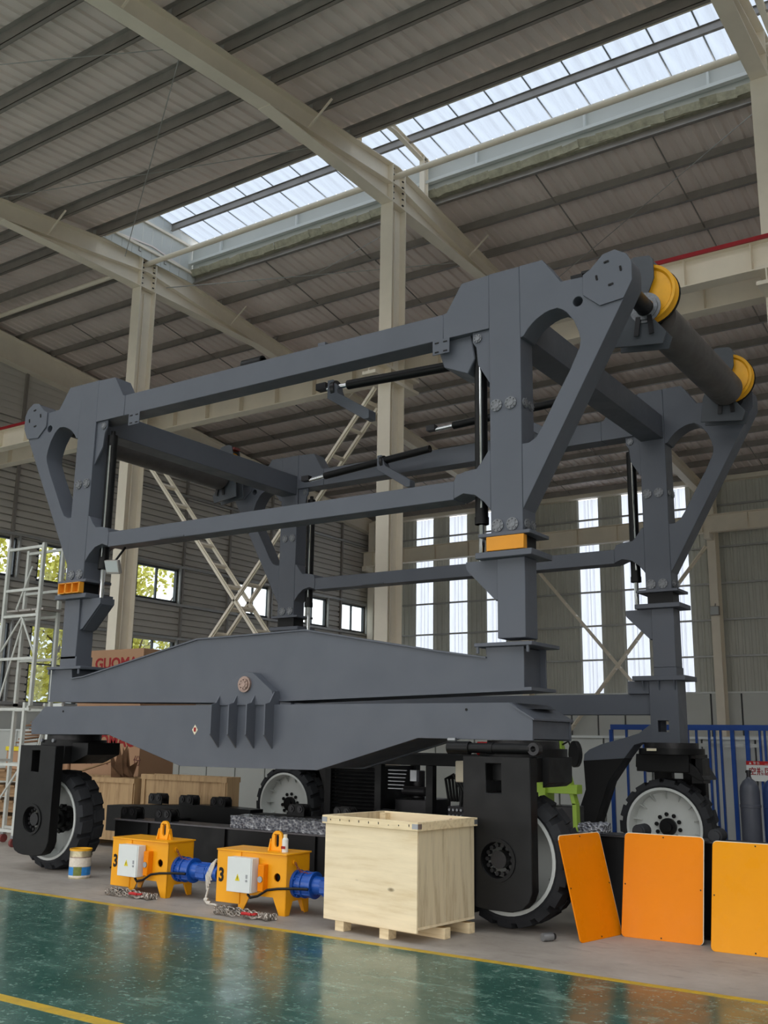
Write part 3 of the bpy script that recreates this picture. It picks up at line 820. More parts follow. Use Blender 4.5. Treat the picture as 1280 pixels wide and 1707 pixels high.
# cross beams between the frames
for sd in (0, 1):
    xa = -4.40 if not sd else 2*CX+4.10
    MB().box(xa, xa+.30, FY1, FY0+DY, 5.50, 5.82).build('cross_beam', M['grey'], mach, .006)
    X = (lambda x: 2*CX-x) if sd else (lambda x: x)
    xd = X(-3.13)
    dr = MB().cyl((xd, 9.55, 5.85), (xd, 12.05, 5.85), .205, 36).build('drum_tube', M['drum'], mach)
    for ya, yb, flip in ((FY1, 9.55, 1), (12.05, FY0+DY, -1)):
        MB().cyl((xd, ya, 5.85), (xd, yb, 5.85), .085, 20).build('drum_shaft', M['dark_steel'], mach)
        y = 9.28 if flip > 0 else 12.16
        sg_ = -1 if sd else 1
        SP = [(-.34, 5.50), (.16, 5.44), (.20, 5.56), (.08, 5.72), (.03, 5.88), (.04, 6.02), (.10, 6.16), (.10, 6.36), (.06, 6.41), (-.10, 6.43), (-.18, 6.40), (-.24, 6.15), (-.24, 5.95), (-.30, 5.80)]
        SP = [(xd+u*sg_, v) for u, v in SP]
        pl = MB().prism(SP, y-.05, y-.03).prism(SP, y+.12, y+.14)
        p = pl.build('sheave_plate', M['grey_seam'], mach, .003)
        MB().ring((xd, y-.075, 5.85), (xd, y-.05, 5.85), .13, .09).ring((xd, y-.06, 5.85), (xd, y-.05, 5.85), .16, .09).build('bearing_ring', M['disc_steel'], p)
        MB().box(xd-.16*sg_-.06, xd-.16*sg_+.06, y-.03, y+.12, 6.34, 6.38).build('spacer', M['plate_red'], p)
        sx, sz = xd+.0*(-1 if sd else 1), 6.03
        prof = [(.10, -.04), (.25, -.03), (.27, -.055), (.30, -.06), (.305, -.045), (.26, 0), (.305, .045), (.30, .06), (.27, .055), (.25, .03), (.10, .04)]
        sh = MB().lathe(prof, (sx, y+.045, sz), 'y', 40).build('sheave', M['yellow_dark'], mach, label='yellow grooved rope sheave')
        MB().ring((sx, y+.11, sz), (sx, y+.125, sz), .312, .28, 36).build('sheave_guard', M['ink'], sh)
        for q in (-.10, .06):
            MB().bar((xd+q, y-.07, 5.56), (xd+q*.7, y-.07, 5.76), .012, .05).build('rib', M['dark_steel'], p)
# tag plates with slots under the top beam, guard box, brackets, hook eyes
for x in (-5.07, -9.6):
    q = MB().box(x, x+.2, FY0-.012, FY0+.0, 5.44, 5.60).build('tag_plate', M['grey'], mach, .003)
    s = MB()
    for dx in (.03, .13):
        for dz in (.02, .12): s.box(x+dx, x+dx+.045, FY0-.018, FY0-.012, 5.44+dz, 5.452+dz)
    s.build('slot', M['ink'], q, kind='stuff')
MB().prism([(-5.02, 5.6), (-4.66, 5.6), (-4.62, 5.35), (-4.70, 5.20), (-4.98, 5.32), (-5.04, 5.5)], 8.40, 8.9).build('guard_box', M['grey'], mach, .008)
for (xa, za, xb, zb, yc) in ((-6.9, 5.62, -5.1, 5.56, 8.95), (-9.75, 5.62, -7.5, 5.80, 12.25), (-7.4, 6.08, -5.3, 6.16, 12.25)):
    o = MB().cyl((xa+.3, yc, za+(zb-za)*.15), (xb, yc, zb), .055, 16).build('tilt_cylinder', M['black'], mach)
    MB().cyl((xa, yc, za), (xa+.35, yc, za+(zb-za)*.17), .03, 12).build('piston_rod', M['chrome'], o)
    MB().bar((xa, yc, za+.03), (xa-.14, yc, za+.03), .10, .08).build('clevis', M['dark_steel'], o)
    xm = xa+(xb-xa)*.62 if yc > 10 else xa+.1
    zm = (za+zb)/2
    MB().prism([(xm-.05, zm+.1), (xm+.03, zm+.1), (xm+.1, zm-.08), (xm+.55, zm-.36), (xm+.55, zm-.46), (xm+.48, zm-.46), (xm-.05, zm-.12)], yc-.07, yc+.07).build('cylinder_bracket', M['grey'], mach, .004)
    MB().ring((xm, yc, zm), (xm+.05, yc, zm+.003), .10, .05, 16).build('clamp', M['dark_steel'], mach)
MB().ring((-7.8, FY0+.14, 5.93), (-7.5, FY0+.14, 5.93), .07, .05, 12).build('hook_eye', M['black'], mach)
MB().box(-7.82, -7.48, FY0+.05, FY0+.2, 5.87, 5.90).build('hook_base', M['black'], mach)
MB().box(-3.56, -3.44, FY0+.05, FY0+.14, 5.90, 5.96).cyl((-3.46, FY0+.1, 5.97), (-3.38, FY0+.1, 5.97), .03, 10).build('limit_switch', M['black'], mach)
MB().box(-6.60, -6.50, FY0+.03, FY0+.12, 5.86, 5.92).build('lug', M['grey'], mach)
# --- bolsters: equaliser beams at the front
LOW = [(-10.824, 1.59), (-10.845, 1.737), (-10.603, 1.93), (-4.163, 1.93), (-3.955, 1.779), (-3.958, 1.60), (-5.14, 1.61), (-6.317, 1.284), (-8.218, 1.275), (-9.417, 1.60)]
MB().prism(LOW, 8.2, 8.225).build('equaliser_plate', M['grey'], mach, .003)
MB().prism([(x, z) for x, z in LOW], 9.0, 9.03).build('equaliser_plate', M['grey'], mach, .003)
core = [(-10.83, 1.60), (-10.83, 1.73), (-10.595, 1.915), (-4.17, 1.915), (-3.97, 1.77), (-3.97, 1.615), (-5.14, 1.625), (-6.32, 1.30), (-8.21, 1.292), (-9.41, 1.615)]
MB().prism(core, 8.225, 9.0).build('equaliser_core', M['grey'], mach)
MB().prism([(-4.19, 1.932), (-3.94, 1.79), (-3.94, 1.775), (-4.19, 1.916)], 8.19, 9.04).build('end_cap', M['grey'], mach)
pl = MB().bar((-4.10, 8.45, 1.885), (-4.10, 8.85, 1.885), .15, .004).build('recess_plate', M['grey_seam'], mach)
UP = [(-10.66, 2.40), (-10.66, 2.0), (-7.806, 1.97), (-6.97, 1.985), (-4.044, 2.06), (-4.044, 2.44), (-4.47, 2.44), (-4.461, 2.33), (-5.018, 2.42), (-6.595, 2.69), (-8.148, 2.66), (-10.038, 2.28), (-10.26, 2.26), (-10.28, 2.40)]
UP = [(-10.66, 2.40), (-10.66, 2.0), (-7.806, 1.97), (-6.97, 1.985), (-4.08, 2.06), (-4.08, 2.44), (-4.47, 2.44), (-4.461, 2.34), (-5.018, 2.42), (-6.595, 2.69), (-8.148, 2.66), (-10.038, 2.285), (-10.26, 2.265), (-10.28, 2.40)]
MB().prism(UP, 8.30, 8.32).build('saddle_plate', M['grey'], mach, .003)
MB().prism(UP, 8.76, 8.78).build('saddle_plate', M['grey'], mach, .003)
UC = [(-10.62, 2.38), (-10.62, 2.01), (-7.806, 1.985), (-6.97, 1.995), (-4.14, 2.07), (-4.14, 2.43), (-4.47, 2.43), (-4.461, 2.33), (-5.018, 2.41), (-6.595, 2.68), (-8.148, 2.65), (-10.038, 2.27), (-10.27, 2.25), (-10.28, 2.38)]
MB().prism(UC, 8.32, 8.76).build('saddle_core', M['grey'], mach)
for a, b in ((( -10.26, 2.27), (-10.038, 2.29)), ((-10.038, 2.29), (-8.148, 2.668)), ((-8.148, 2.668), (-6.595, 2.698)), ((-6.595, 2.698), (-5.018, 2.428)), ((-5.018, 2.428), (-4.461, 2.345))):
    MB().bar((a[0], 8.54, a[1]), (b[0], 8.54, b[1]), .52, .016).build('saddle_flange', M['grey'], mach)
MB().bar((-10.66, 8.54, 2.0), (-7.8, 8.54, 1.968), .5, .02).build('saddle_flange', M['grey'], mach)
MB().bar((-6.97, 8.54, 1.978), (-4.0, 8.54, 2.055), .52, .03).build('saddle_flange', M['grey'], mach)
for z, xa, xb in ((2.44, -4.56, -3.97), (2.385, 2*CX+3.97, 2*CX+4.56+.05)):
    MB().box(xa, xb, 8.24, 8.84, z, z+.035).build('cap_plate', M['grey'], mach, .004)
    for x in (xa+.03, xb-.05): MB().cyl((x, 8.26, z-.06), (x, 8.26, z), .015, 8).build('stud', M['grey'], mach)
for k in range(1): MB().box(2*CX+4.37+.02, 2*CX+4.08, 8.35, 8.6, 2.42, 2.55).build('leg_foot', M['grey'], mach)
# lug plate with pin and four ribs
MB().prism([(-7.70, 1.925), (-7.70, 2.0), (-7.56, 2.15), (-7.40, 2.25), (-7.30, 2.275), (-7.20, 2.262), (-7.10, 2.19), (-6.93, 2.07), (-6.91, 2.0), (-6.91, 1.925)], 8.18, 8.30).build('pin_lug', M['grey'], mach, .003)
pc = MB().cyl((-7.30, 8.18, 2.143), (-7.30, 8.155, 2.143), .085, 24).build('pin_cap', M['grease'], mach, label='weathered bronze pin cap')
flange_disc((-7.30, 8.156, 2.143), (0, -1, 0), .06).build('pin_bolts', M['grease'], pc)
for x in (-7.665, -7.415, -7.165, -6.915):
    MB().prism([(8.2, 2.06), (8.13, 1.95), (8.06, 1.93), (8.06, 1.62), (8.2, 1.48)], x-.008, x+.008, 'yz').build('rib', M['grey'], mach)
dm = MB().prism([(-8.02, 1.72), (-7.978, 1.665), (-8.02, 1.61), (-8.062, 1.665)], 8.196, 8.2).build('diamond_label', M['edge_white'], mach, label='small pale diamond sticker with a red mark')
MB().prism([(-8.035, 1.69), (-8.003, 1.69), (-8.003, 1.645), (-8.035, 1.645)], 8.194, 8.196).build('label_mark', M['print_red'], dm)
for x in (-10.25, -4.62): MB().cyl((x, 8.195, 1.87), (x, 8.2, 1.87), .013, 8).build('drain_hole', M['ink'], mach)
# rear tie beam and base of the rear legs
MB().box(2*CX+4.42, -4.42, 12.62, 12.85, 1.94, 2.2).build('rear_tie_beam', M['grey'], mach, .006)
for sd in (0, 1):
    X = (lambda x: 2*CX-x) if sd else (lambda x: x)
    mm = mir if sd else (lambda p: p)
    def bx(xa, xb, *a): return MB().box(min(X(xa), X(xb)), max(X(xa), X(xb)), *a)
    y0 = FY0+DY
    bx(-4.63, -3.95, y0-.06, y0+.42, 2.36, 2.42).build('cap_plate', M['grey'], mach, .005)
    for x in (-4.5, -4.3, -4.1): MB().prism([(y0+.0, 2.36), (y0-.05, 2.36), (y0+.0, 2.24)], X(x)-.008, X(x)+.008, 'yz').build('rib', M['grey'], mach)
    bx(-4.72, -4.44, y0+.02, y0+.2, 2.20, 2.36).build('tie_lug', M['grey'], mach, .004)
    leg = [(-4.43, 1.56), (-4.43, 2.36), (-4.07, 2.36), (-4.07, 1.56)]
    win = [(-4.34, 1.73), (-4.34, 1.87), (-4.20, 1.87), (-4.20, 1.73)]
    MB().prism(mm(leg), y0, y0+.02, 'xz', [mm(win)]).build('base_leg', M['grey'], mach)
    MB().prism(mm(leg), y0+.3, y0+.32, 'xz', [mm(win)]).build('base_leg', M['grey'], mach)
    bx(-4.09, -4.07, y0+.02, y0+.3, 1.56, 2.36).build('base_leg_side', M['grey'], mach)
    bx(-4.43, -4.41, y0+.02, y0+.3, 1.56, 2.36).build('base_leg_side', M['grey'], mach)
    bx(-4.37, -4.08, y0+.02, y0+.30, 2.42, 2.53).build('base_leg_head', M['grey'], mach)
    ARM = [(-4.43, 1.83), (-4.60, 1.71), (-4.80, 1.65), (-5.10, 1.57), (-5.27, 1.50), (-5.34, 1.44), (-5.35, 1.36), (-5.30, 1.355), (-4.80, 1.40), (-4.66, 1.57), (-4.55, 1.60), (-4.43, 1.58)]
    MB().prism(mm(ARM), y0+.02, y0+.3).build('goose_arm', M['grey'], mach, .004)
    ARM2 = [(-5.35, 1.36), (-5.33, 1.0), (-5.50, .55), (-5.50, .42), (-5.22, .42), (-5.20, .62), (-5.02, 1.10), (-4.80, 1.40)]
    MB().prism(mm(ARM2), y0+.01, y0+.31).build('goose_leg', M['black'], mach, .004)
MB().box(2*CX+5.2, -5.2, 12.6, 12.83, .42, .62).build('rear_sill', M['black'], mach, .005)

# --- wheels
def tyre_mesh():
    R = .585; W = .20
    mb = MB()
    prof = [(.445, -.17), (.50, -.195), (.535, -.18), (.548, -.12), (.548, .12), (.535, .18), (.50, .195), (.445, .17), (.44, .10), (.44, -.10)]
    mb.lathe(prof, (0, 0, 0), 'y', 48, close=True)
    N = 18
    for k in range(N):
        for s in (-1, 1):
            a = 2*PI*(k+(.25 if s > 0 else -.25))/N; da = 2*PI/N*.37
            def Q(r, t, y): return (r*math.cos(t), y, r*math.sin(t))
            sh = 2*PI/N*.12*s
            vs = [Q(.543, a-da, s*.012), Q(.543, a+da, s*.012), Q(.53, a+da+sh, s*.19), Q(.53, a-da+sh, s*.19),
                  Q(R, a-da*.93, s*.015), Q(R, a+da*.93, s*.015), Q(R-.008, a+da*.93+sh, s*.165), Q(R-.008, a-da*.93+sh, s*.165),
                  Q(.50, a+da*.9+sh, s*.2), Q(.50, a-da*.9+sh, s*.2)]
            mb.add(vs, [(4, 5, 6, 7), (0, 1, 5, 4), (1, 2, 6, 5), (3, 0, 4, 7), (6, 2, 8), (7, 9, 3), (7, 6, 8, 9)])
    return mb.mesh('tyre', M['rubber'])[0]
def rim_mesh(d=0):
    mb = MB().lathe([(.43, -.17), (.445, -.215), (.475, -.215), (.47, -.16), (.45, -.14), (.445, .14), (.47, .16), (.465, .175), (.445, .17), (.43, .03+d), (.20, .05+d), (.06, .02+d), (.06, -.03+d), (.20, -.045+d), (.42, -.03+d)], (0, 0, 0), 'y', 48, close=True)
    for k in range(14):
        a = 2*PI*k/14; c, s = math.cos(a), math.sin(a); tx, tz = -s*.006, c*.006
        vs = []
        for q in (-1, 1):
            for r, y in ((.33, -.04+d), (.435, -.032+d), (.435, -.13+d)): vs.append((c*r+tx*q, y, s*r+tz*q))
        mb.add(vs, [(0, 1, 2), (5, 4, 3), (0, 3, 4, 1), (1, 4, 5, 2), (2, 5, 3, 0)])
    return mb.mesh('rim', M['rim'])[0]
def hub_mesh():
    mb = MB().cyl((0, -.14, 0), (0, .02, 0), .105, 20).cyl((0, -.17, 0), (0, -.14, 0), .06, 14).cyl((0, -.07, 0), (0, .02, 0), .15, 24)
    for k in range(10):
        a = 2*PI*k/10; mb.cyl((math.cos(a)*.15, -.10, math.sin(a)*.15), (math.cos(a)*.15, -.04, math.sin(a)*.15), .02, 8)
        mb.cyl((math.cos(a)*.15, -.115, math.sin(a)*.15), (math.cos(a)*.15, -.10, math.sin(a)*.15), .026, 8)
    return mb.mesh('hub', M['black'])[0]
TY, RI, RF, HU = tyre_mesh(), rim_mesh(), rim_mesh(.10), hub_mesh()
WR = .585
def wheel(x, y, spin):
    w = inst(RF if y < 10 else RI, 'wheel_rim', (x, y, WR), mach, (0, spin, 0))
    for me, nm in ((TY, 'tyre'), (HU, 'hub')):
        o = bpy.data.objects.new(nm, me); COL.objects.link(o); o.parent = w
    return w
WH = [(-4.30, 8.52, .1), (-10.50, 8.52, .35), (-4.34, 12.80, .2), (-10.36, 12.80, .5)]
for x, y, s in WH: wheel(x, y, s)
# --- front wheel brackets: plate with hub hole and slot, side wall, crown over the tyre
def bracket(xc, yp, out):
    """yp: outer face, out=-1 faces the camera side, +1 faces away"""
    a, b = (yp, yp+.13) if out < 0 else (yp-.13, yp)
    hw = .33
    o = [(xc-hw, 1.46), (xc-hw, .30), (xc-hw+.05, .23), (xc-.20, .20), (xc-.12, .19), (xc+.14, .19), (xc+.24, .22), (xc+.30, .28), (xc+hw, .36), (xc+hw, 1.46)]
    hub = [(xc+.0+u, v) for u, v in arc(0, .60, .15, 0, 345, 23)]
    slot = [(xc-.10, 1.15), (xc-.10, 1.40), (xc+.05, 1.40), (xc+.05, 1.15)]
    pl = MB().prism(o, a, b, 'xz', [hub, slot]).build('wheel_bracket', M['black'], mach, .006)
    yy = a if out < 0 else b
    MB().ring((xc, yy+out*.012, .60), (xc, yy, .60), .18, .15).build('hub_ring', M['black'], pl)
    bb = MB(); 
    for k in range(14):
        t = 2*PI*k/14; q = (xc+math.cos(t)*.12, .60+math.sin(t)*.12)
        bb.cyl((q[0], yy-out*.10, q[1]), (q[0], yy-out*.05, q[1]), .018, 8)
    bb.cyl((xc, yy-out*.1, .6), (xc, yy-out*.03, .6), .075, 18)
    bb.build('hub_bolts', M['dark_steel'], pl)
    MB().box(xc-hw, xc+hw, *((yp+.13, yp+.75) if out < 0 else (yp-.75, yp-.13)), 1.25, 1.46).build('bracket_crown', M['black'], mach, .006)
    ys = (8.3, 8.8) if out < 0 else (12.6, 13.1)
    MB().prism([(xc+hw, 1.25), (xc+.62, 1.36), (xc+.62, 1.5), (xc+hw, 1.5)] if xc < -8 else [(xc+hw, 1.2), (xc+hw+.06, 1.24), (xc+hw+.06, 1.46), (xc+hw, 1.46)], *ys).build('crown_wing', M['black'], mach, .004)
bracket(-4.25, 8.06, -1); bracket(-10.49, 8.06, -1)
bracket(-4.30, 13.28, 1); bracket(-10.36, 13.28, 1)
for x, y in ((-10.49, 8.60), (-4.25, 8.60), (-4.25, 12.75), (-10.4, 12.75)):
    MB().cyl((x, y, 1.46), (x, y, 1.53), .40, 36).build('slewing_ring', M['black'], mach)
    MB().cyl((x, y, 1.53), (x, y, 1.60), .33, 36).build('slewing_ring', M['dark_steel'], mach)
    if x < -8:
        for q in (-.12, .10): MB().cyl((x+q, y-.41, 1.52), (x+q, y-.385, 1.52), .022, 12).build('ring_bolt', M['disc_steel'], mach)
        continue
    if y > 10: continue
    xx = x-.42
    st = MB().cyl((xx, y-.46, 1.53), (x+.30, y-.46, 1.53), .045, 16).cyl((xx-.1, y-.46, 1.53), (xx+.12, y-.46, 1.53), .058, 16).cyl((xx+.3, y-.46, 1.53), (xx+.36, y-.46, 1.53), .05, 16).build('steering_cylinder', M['black'], mach)
    MB().ring((x+.34, y-.50, 1.53), (x+.34, y-.42, 1.53), .055, .025, 16).build('rod_eye', M['dark_steel'], st)
    MB().cyl((xx-.1, y-.47, 1.60), (xx-.02, y-.47, 1.60), .02, 10).build('fitting', M['steel'], st)
# black mudguard hood over each rear tyre
for x in (-4.30, -10.36):
    MB().prism([(x-.35, 1.30), (x-.34, 1.46), (x+.2, 1.46), (x+.42, 1.30), (x+.5, 1.16), (x+.44, 1.16), (x+.30, 1.24), (x-.2, 1.24)], 12.55, 13.1).build('wheel_hood', M['black'], mach, .006)
    MB().box(x+.33, x+.47, 12.6, 12.9, 1.12, 1.42).build('valve_box', M['grease'] if 0 else M['black'], mach, .005)
    MB().box(x-.12, x+.0, 12.33, 12.345, 1.50, 1.53).build('name_plate', M['edge_white'], mach, label='small pale metal plate')
# flood lamp hung under the left end of the middle beam
fl_ = thing('flood_lamp', (-9.62, 8.35, 3.80), 'small grey flood lamp hanging under the left end of the middle beam', 'lamp')
MB().bar((-9.72, 8.25, 3.62), (-9.48, 8.25, 3.60), .05, .17, (0, -.4, 1)).build('housing', M['purlin'], fl_, .006)
MB().bar((-9.71, 8.222, 3.62), (-9.49, 8.222, 3.60), .004, .14, (0, -.4, 1)).build('lens', M['lamp_glass'], fl_)
MB().bar((-9.6, 8.27, 3.68), (-9.6, 8.42, 3.88), .02, .02).build('arm', M['black'], fl_)


# ================================================================ ON THE FLOOR
def ltag(t): ORG[t.name] = Vector((0, 0, 0)); return t     # parts of a turned thing are built in its own frame
# ---- wooden crate
cr = ltag(thing('wooden_crate', (-5.57, 7.37, 0), 'large open pale plywood crate on a pallet in front of the right wheel', 'crate', rz=math.radians(-6.5)))
W, D = 1.03, .79
MB().box(0, W, 0, .018, .085, .94).build('front_panel', M['ply_x'], cr, .002)
MB().box(W-.018, W, .018, D/2-.003, .13, .94).build('side_panel', M['ply_z'], cr, .002)
MB().box(W-.018, W, D/2+.003, D, .13, .94).build('side_panel', M['ply_z'], cr, .002)
MB().box(0, .018, .018, D, .13, .94).build('side_panel', M['ply_z'], cr, .002)
MB().box(.018, W-.018, D-.018, D, .13, .94).build('back_panel', M['ply_x'], cr, .002)
MB().box(.0, W, .018, D, .11, .13).build('floor_board', M['ply_x'], cr)
for a in ((-.022, W+.022, -.022, 0, .87, .94), (-.022, W+.022, D, D+.022, .87, .94), (W, W+.022, 0, D, .87, .94), (-.022, 0, 0, D, .87, .94)):
    MB().box(*a).build('top_batten', M['pine'], cr, .002)
for x in (.02, W-.09): MB().box(x, x+.07, D-.09, D-.018, .13, .93).build('corner_post', M['pine'], cr, .002)
for x, y in ((W+.022, -.022), (W+.022, D+.022), (-.022, -.022)):
    sx = -.06 if x > .5 else .06; sy = .05 if y < .4 else -.05
    MB().box(min(x, x+sx), max(x, x+sx), y-.002 if y < .4 else y, y if y < .4 else y+.002, .885, .925).box(x-.0 if x > .5 else x-.002, x+.002 if x > .5 else x, min(y, y+sy), max(y, y+sy), .885, .925).build('corner_clip', M['steel'], cr)
for x in (.12, .80, W-.06): pass
for y in (.10, D/2-.04, D-.09):
    MB().box(0, W+.01, y, y+.08, 0, .085).build('pallet_runner', M['pine'], cr, .002) if y > .2 else None
for x in (.12, .62): MB().box(x, x+.10, .02, .12, 0, .085).build('pallet_block', M['pine'], cr, .002)
MB().tube([(.62, .78, .80), (.68, .72, .86), (.76, .74, .89), (.80, .78, .91)], .012, 6).build('twine', M['plate_red'], cr)
nl = MB(); rr = random.Random(5)
for k in range(9): nl.cyl((.08+k*.11, -.024, .90+rr.random()*.02), (.08+k*.11, -.021, .90), .004, 6)
nl.build('nail_heads', M['dark_steel'], cr, kind='stuff')

# ---- two yellow lifting units
def unit(x, y, rz, label, tag, spray):
    t = ltag(thing('lifting_unit', (x, y, 0), label, 'machine', 'yellow lifting units', rz=rz))
    L, D, H = .76, .36, .53
    def foot_profile(x0, x1): return [(x0, H), (x1, H), (x1, 0), (x1-.075, 0), (x1-.15, .15), (x0+.14, .15), (x0+.055, 0), (x0, 0)]
    MB().prism([(-.07, H), (.22, H), (.22, .06), (-.07, .06)], -.01, .006).build('front_plate', M['yellow'], t, .002)
    MB().prism(foot_profile(.20, L), 0, .012, 'xz', [arc(.655, .33, .042, 0, 345, 15)]).build('front_plate', M['yellow'], t, .002)
    MB().prism(foot_profile(-.05, L), D-.012, D).build('back_plate', M['yellow'], t, .002)
    MB().prism([(0, H), (D, H), (D, 0), (D-.06, 0), (D-.11, .12), (.11, .12), (.06, 0), (0, 0)], L-.012, L, 'yz').build('side_plate', M['yellow'], t, .002)
    MB().box(-.07, -.058, .006, D, .06, H).build('side_plate', M['yellow'], t, .002)
    MB().box(.012, L-.012, .012, D-.012, .17, .182).build('bottom_plate', M['yellow'], t)
    MB().box(-.075, L+.012, -.02, D+.012, H, H+.014).build('lid', M['yellow'], t, .002)
    MB().ring((.655, -.002, .33), (.655, .012, .33), .046, .038, 20).build('port_ring', M['yellow'], t)
    MB().cyl((.655, .05, .33), (.655, .052, .33), .042, 16).build('port_back', M['ink'], t)
    h = [(.40, H+.014), (.62, H+.014), (.60, H+.06), (.575, H+.10)]+arc(.51, H+.135, .062, 10, 170, 8)+[(.445, H+.10), (.42, H+.06)]
    hk = MB().prism(h, .16, .19, 'xz', [[(p[0], p[1]) for p in arc(.51, H+.14, .024, 0, 180, 7)]+[(p[0], p[1]) for p in arc(.51, H+.07, .024, 180, 360, 7)]]).build('lifting_eye', M['yellow'], t, .003)
    for s in (-1, 1): MB().prism([(.13, H+.014), (.22, H+.014), (.19, H+.12), (.16, H+.12)], .51+s*.075-.005, .51+s*.075+.005, 'yz').build('eye_rib', M['yellow'], t)
    # control box
    c = MB().box(.15, .44, -.11, -.01, .185, .49).build('control_box', M['white'], t, .004)
    MB().box(.147, .43, -.118, -.11, .182, .493).build('door', M['white'], c, .003)
    yt = MB().prism([(.25, .285), (.305, .285), (.2775, .345)], -.121, -.1185).build('warning_sign', M['sign_yellow'], c)
    MB().prism([(.2755, .298), (.2795, .298), (.2805, .325), (.2745, .325)], -.1225, -.121).build('bolt_mark', M['ink'], c)
    MB().cyl((.385, -.125, .29), (.385, -.118, .29), .010, 12).box(.375, .395, -.121, -.118, .31, .345).build('lock', M['steel'], c)
    s = MB().box(.475, .545, -.07, -.0, .20, .44).build('side_switch', M['panel_orange'], t, .006)
    MB().cyl((.51, -.08, .31), (.51, -.07, .31), .028, 16).build('switch_knob', M['steel'], s)
    text('number_mark', tag, .17, (-.045, -.0125, .25), (PI/2, 0, 0), M['ink'], t, sx=.8, bold=.006)
    MB().tube([(.36, -.06, .165), (.40, -.07, .14), (.48, -.06, .16), (.58, -.05, .22), (.70, -.05, .24), (.86, .0, .25), (.98, .04, .25)], .012, 8).build('power_cable', M['black_rubber'], t)
    # blue geared motor leaving the right side
    my, mz_ = .17, .27
    g = MB().cyl((L, my, mz_), (L+.03, my, mz_), .125, 28).cyl((L+.03, my, mz_), (L+.09, my, mz_), .105, 28).cyl((L+.09, my, mz_), (L+.11, my, mz_), .122, 28)
    g.cyl((L+.11, my, mz_), (L+.20, my, mz_), .11, 28).cyl((L+.20, my, mz_), (L+.22, my, mz_), .12, 28).cyl((L+.22, my, mz_), (L+.30, my, mz_), .085, 24, .075)
    for k in range(8):
        a = 2*PI*k/8; g.box(L+.03, L+.20, my+math.cos(a)*.108-.006, my+math.cos(a)*.108+.006, mz_+math.sin(a)*.108-.006, mz_+math.sin(a)*.108+.006)
        g.cyl((L-.0+.03, my+math.cos(a+.3)*.112, mz_+math.sin(a+.3)*.112), (L+.045, my+math.cos(a+.3)*.112, mz_+math.sin(a+.3)*.112), .009, 6)
    gb = g.build('gearbox', M['blue_motor'], t, .002)
    mo = MB().cyl((L+.30, my, mz_), (L+.44, my, mz_), .082, 24).cyl((L+.44, my, mz_), (L+.455, my, mz_), .09, 24).cyl((L+.455, my, mz_), (L+.58, my, mz_), .085, 24, .078)
    mo.box(L+.31, L+.43, my-.085, my-.02, mz_-.05, mz_+.05)
    for k in range(16):
        a = 2*PI*k/16; mo.bar((L+.31, my+math.cos(a)*.085, mz_+math.sin(a)*.085), (L+.435, my+math.cos(a)*.085, mz_+math.sin(a)*.085), .004, .012, (0, math.cos(a), math.sin(a)))
    mo.build('motor', M['blue_motor'], t, .002)
    MB().cyl((L+.585, my, mz_), (L+.59, my, mz_), .07, 20).build('fan_cover', M['ink'], t)
    # thin safety chain with its ring
    MB().ring((L+.012, .10, .465), (L+.02, .10, .465), .022, .010, 12).build('ring_bolt', M['yellow'], t)
    lk = MB(); pts = [(L+.03, .10, .45), (L+.05, .11, .41), (L+.08, .12, .385), (L+.12, .13, .375), (L+.17, .14, .37), (L+.22, .15, .36)]
    for k in range(len(pts)-1):
        for q in (0, .5):
            p = Vector(pts[k]).lerp(Vector(pts[k+1]), q); d = (Vector(pts[k+1])-Vector(pts[k])).normalized(); up = Vector((0, 1, 0)) if q else Vector((0, 0, 1))
            n = d.cross(up).normalized(); uu = n.cross(d)
            ring = [p+d*math.cos(a)*.016+uu*math.sin(a)*.008 for a in [2*PI*j/8 for j in range(9)]]
            lk.tube(ring, .0032, 5)
    lk.build('thin_chain', M['plate_red'], t, kind='stuff')
    if spray: pass
    return t
unit(-8.56, 7.70, math.radians(-1), 'yellow lifting unit with white control box and blue motor, nearer the paint tin', '3', False)
unit(-6.96, 7.60, math.radians(2), 'yellow lifting unit with white control box and spray can on its lid, nearer the crate', '3', True)
sp = thing('spray_can', (-6.32, 7.74, .544), 'small white spray can standing on the lid of the right yellow lifting unit', 'spray can')
MB().cyl((-6.32, 7.74, .544), (-6.32, 7.74, .66), .030, 16).cyl((-6.32, 7.74, .66), (-6.32, 7.74, .675), .030, 16, .018).build('can_body', M['white'], sp)
MB().cyl((-6.32, 7.74, .675), (-6.32, 7.74, .705), .019, 12).build('can_cap', M['edge_white'], sp)
MB().box(-6.345, -6.295, 7.708, 7.712, .575, .60).build('can_label', M['print_red'], sp)
# ---- lifting chains lying on the floor
def chain_pile(name, cx, cy, w, label, seed):
    r = random.Random(seed); mb = MB(); pts = []
    n = 150
    for k in range(n):
        f = k/n; a = f*6.28*5.2
        pts.append(Vector((cx+w*.5*math.sin(f*6.28*2.5)+math.cos(a)*.03, cy+.05*math.sin(a*.7)+.035*math.cos(f*40), .012+.012*(k % 3)+.018*abs(math.sin(f*3.1)))))
    for k in range(n-1):
        p, q = pts[k], pts[k+1]; d = (q-p).normalized(); up = Vector((0, 0, 1)) if k % 2 else Vector((0, 1, 0)).cross(d)
        nn = d.cross(up); 
        if nn.length < .01: nn = Vector((1, 0, 0))
        nn.normalize(); uu = nn.cross(d); c = (p+q)/2
        mb.tube([c+d*math.cos(t)*.024+uu*math.sin(t)*.013 for t in [2*PI*j/7 for j in range(8)]], .0072, 5)
    return _set(mb.build(name, M['chain']), label, 'chain', 'lifting chains')
chain_pile('lifting_chain', -8.12, 7.52, .60, 'oily steel chain heaped on the floor by the left yellow lifting unit', 3)
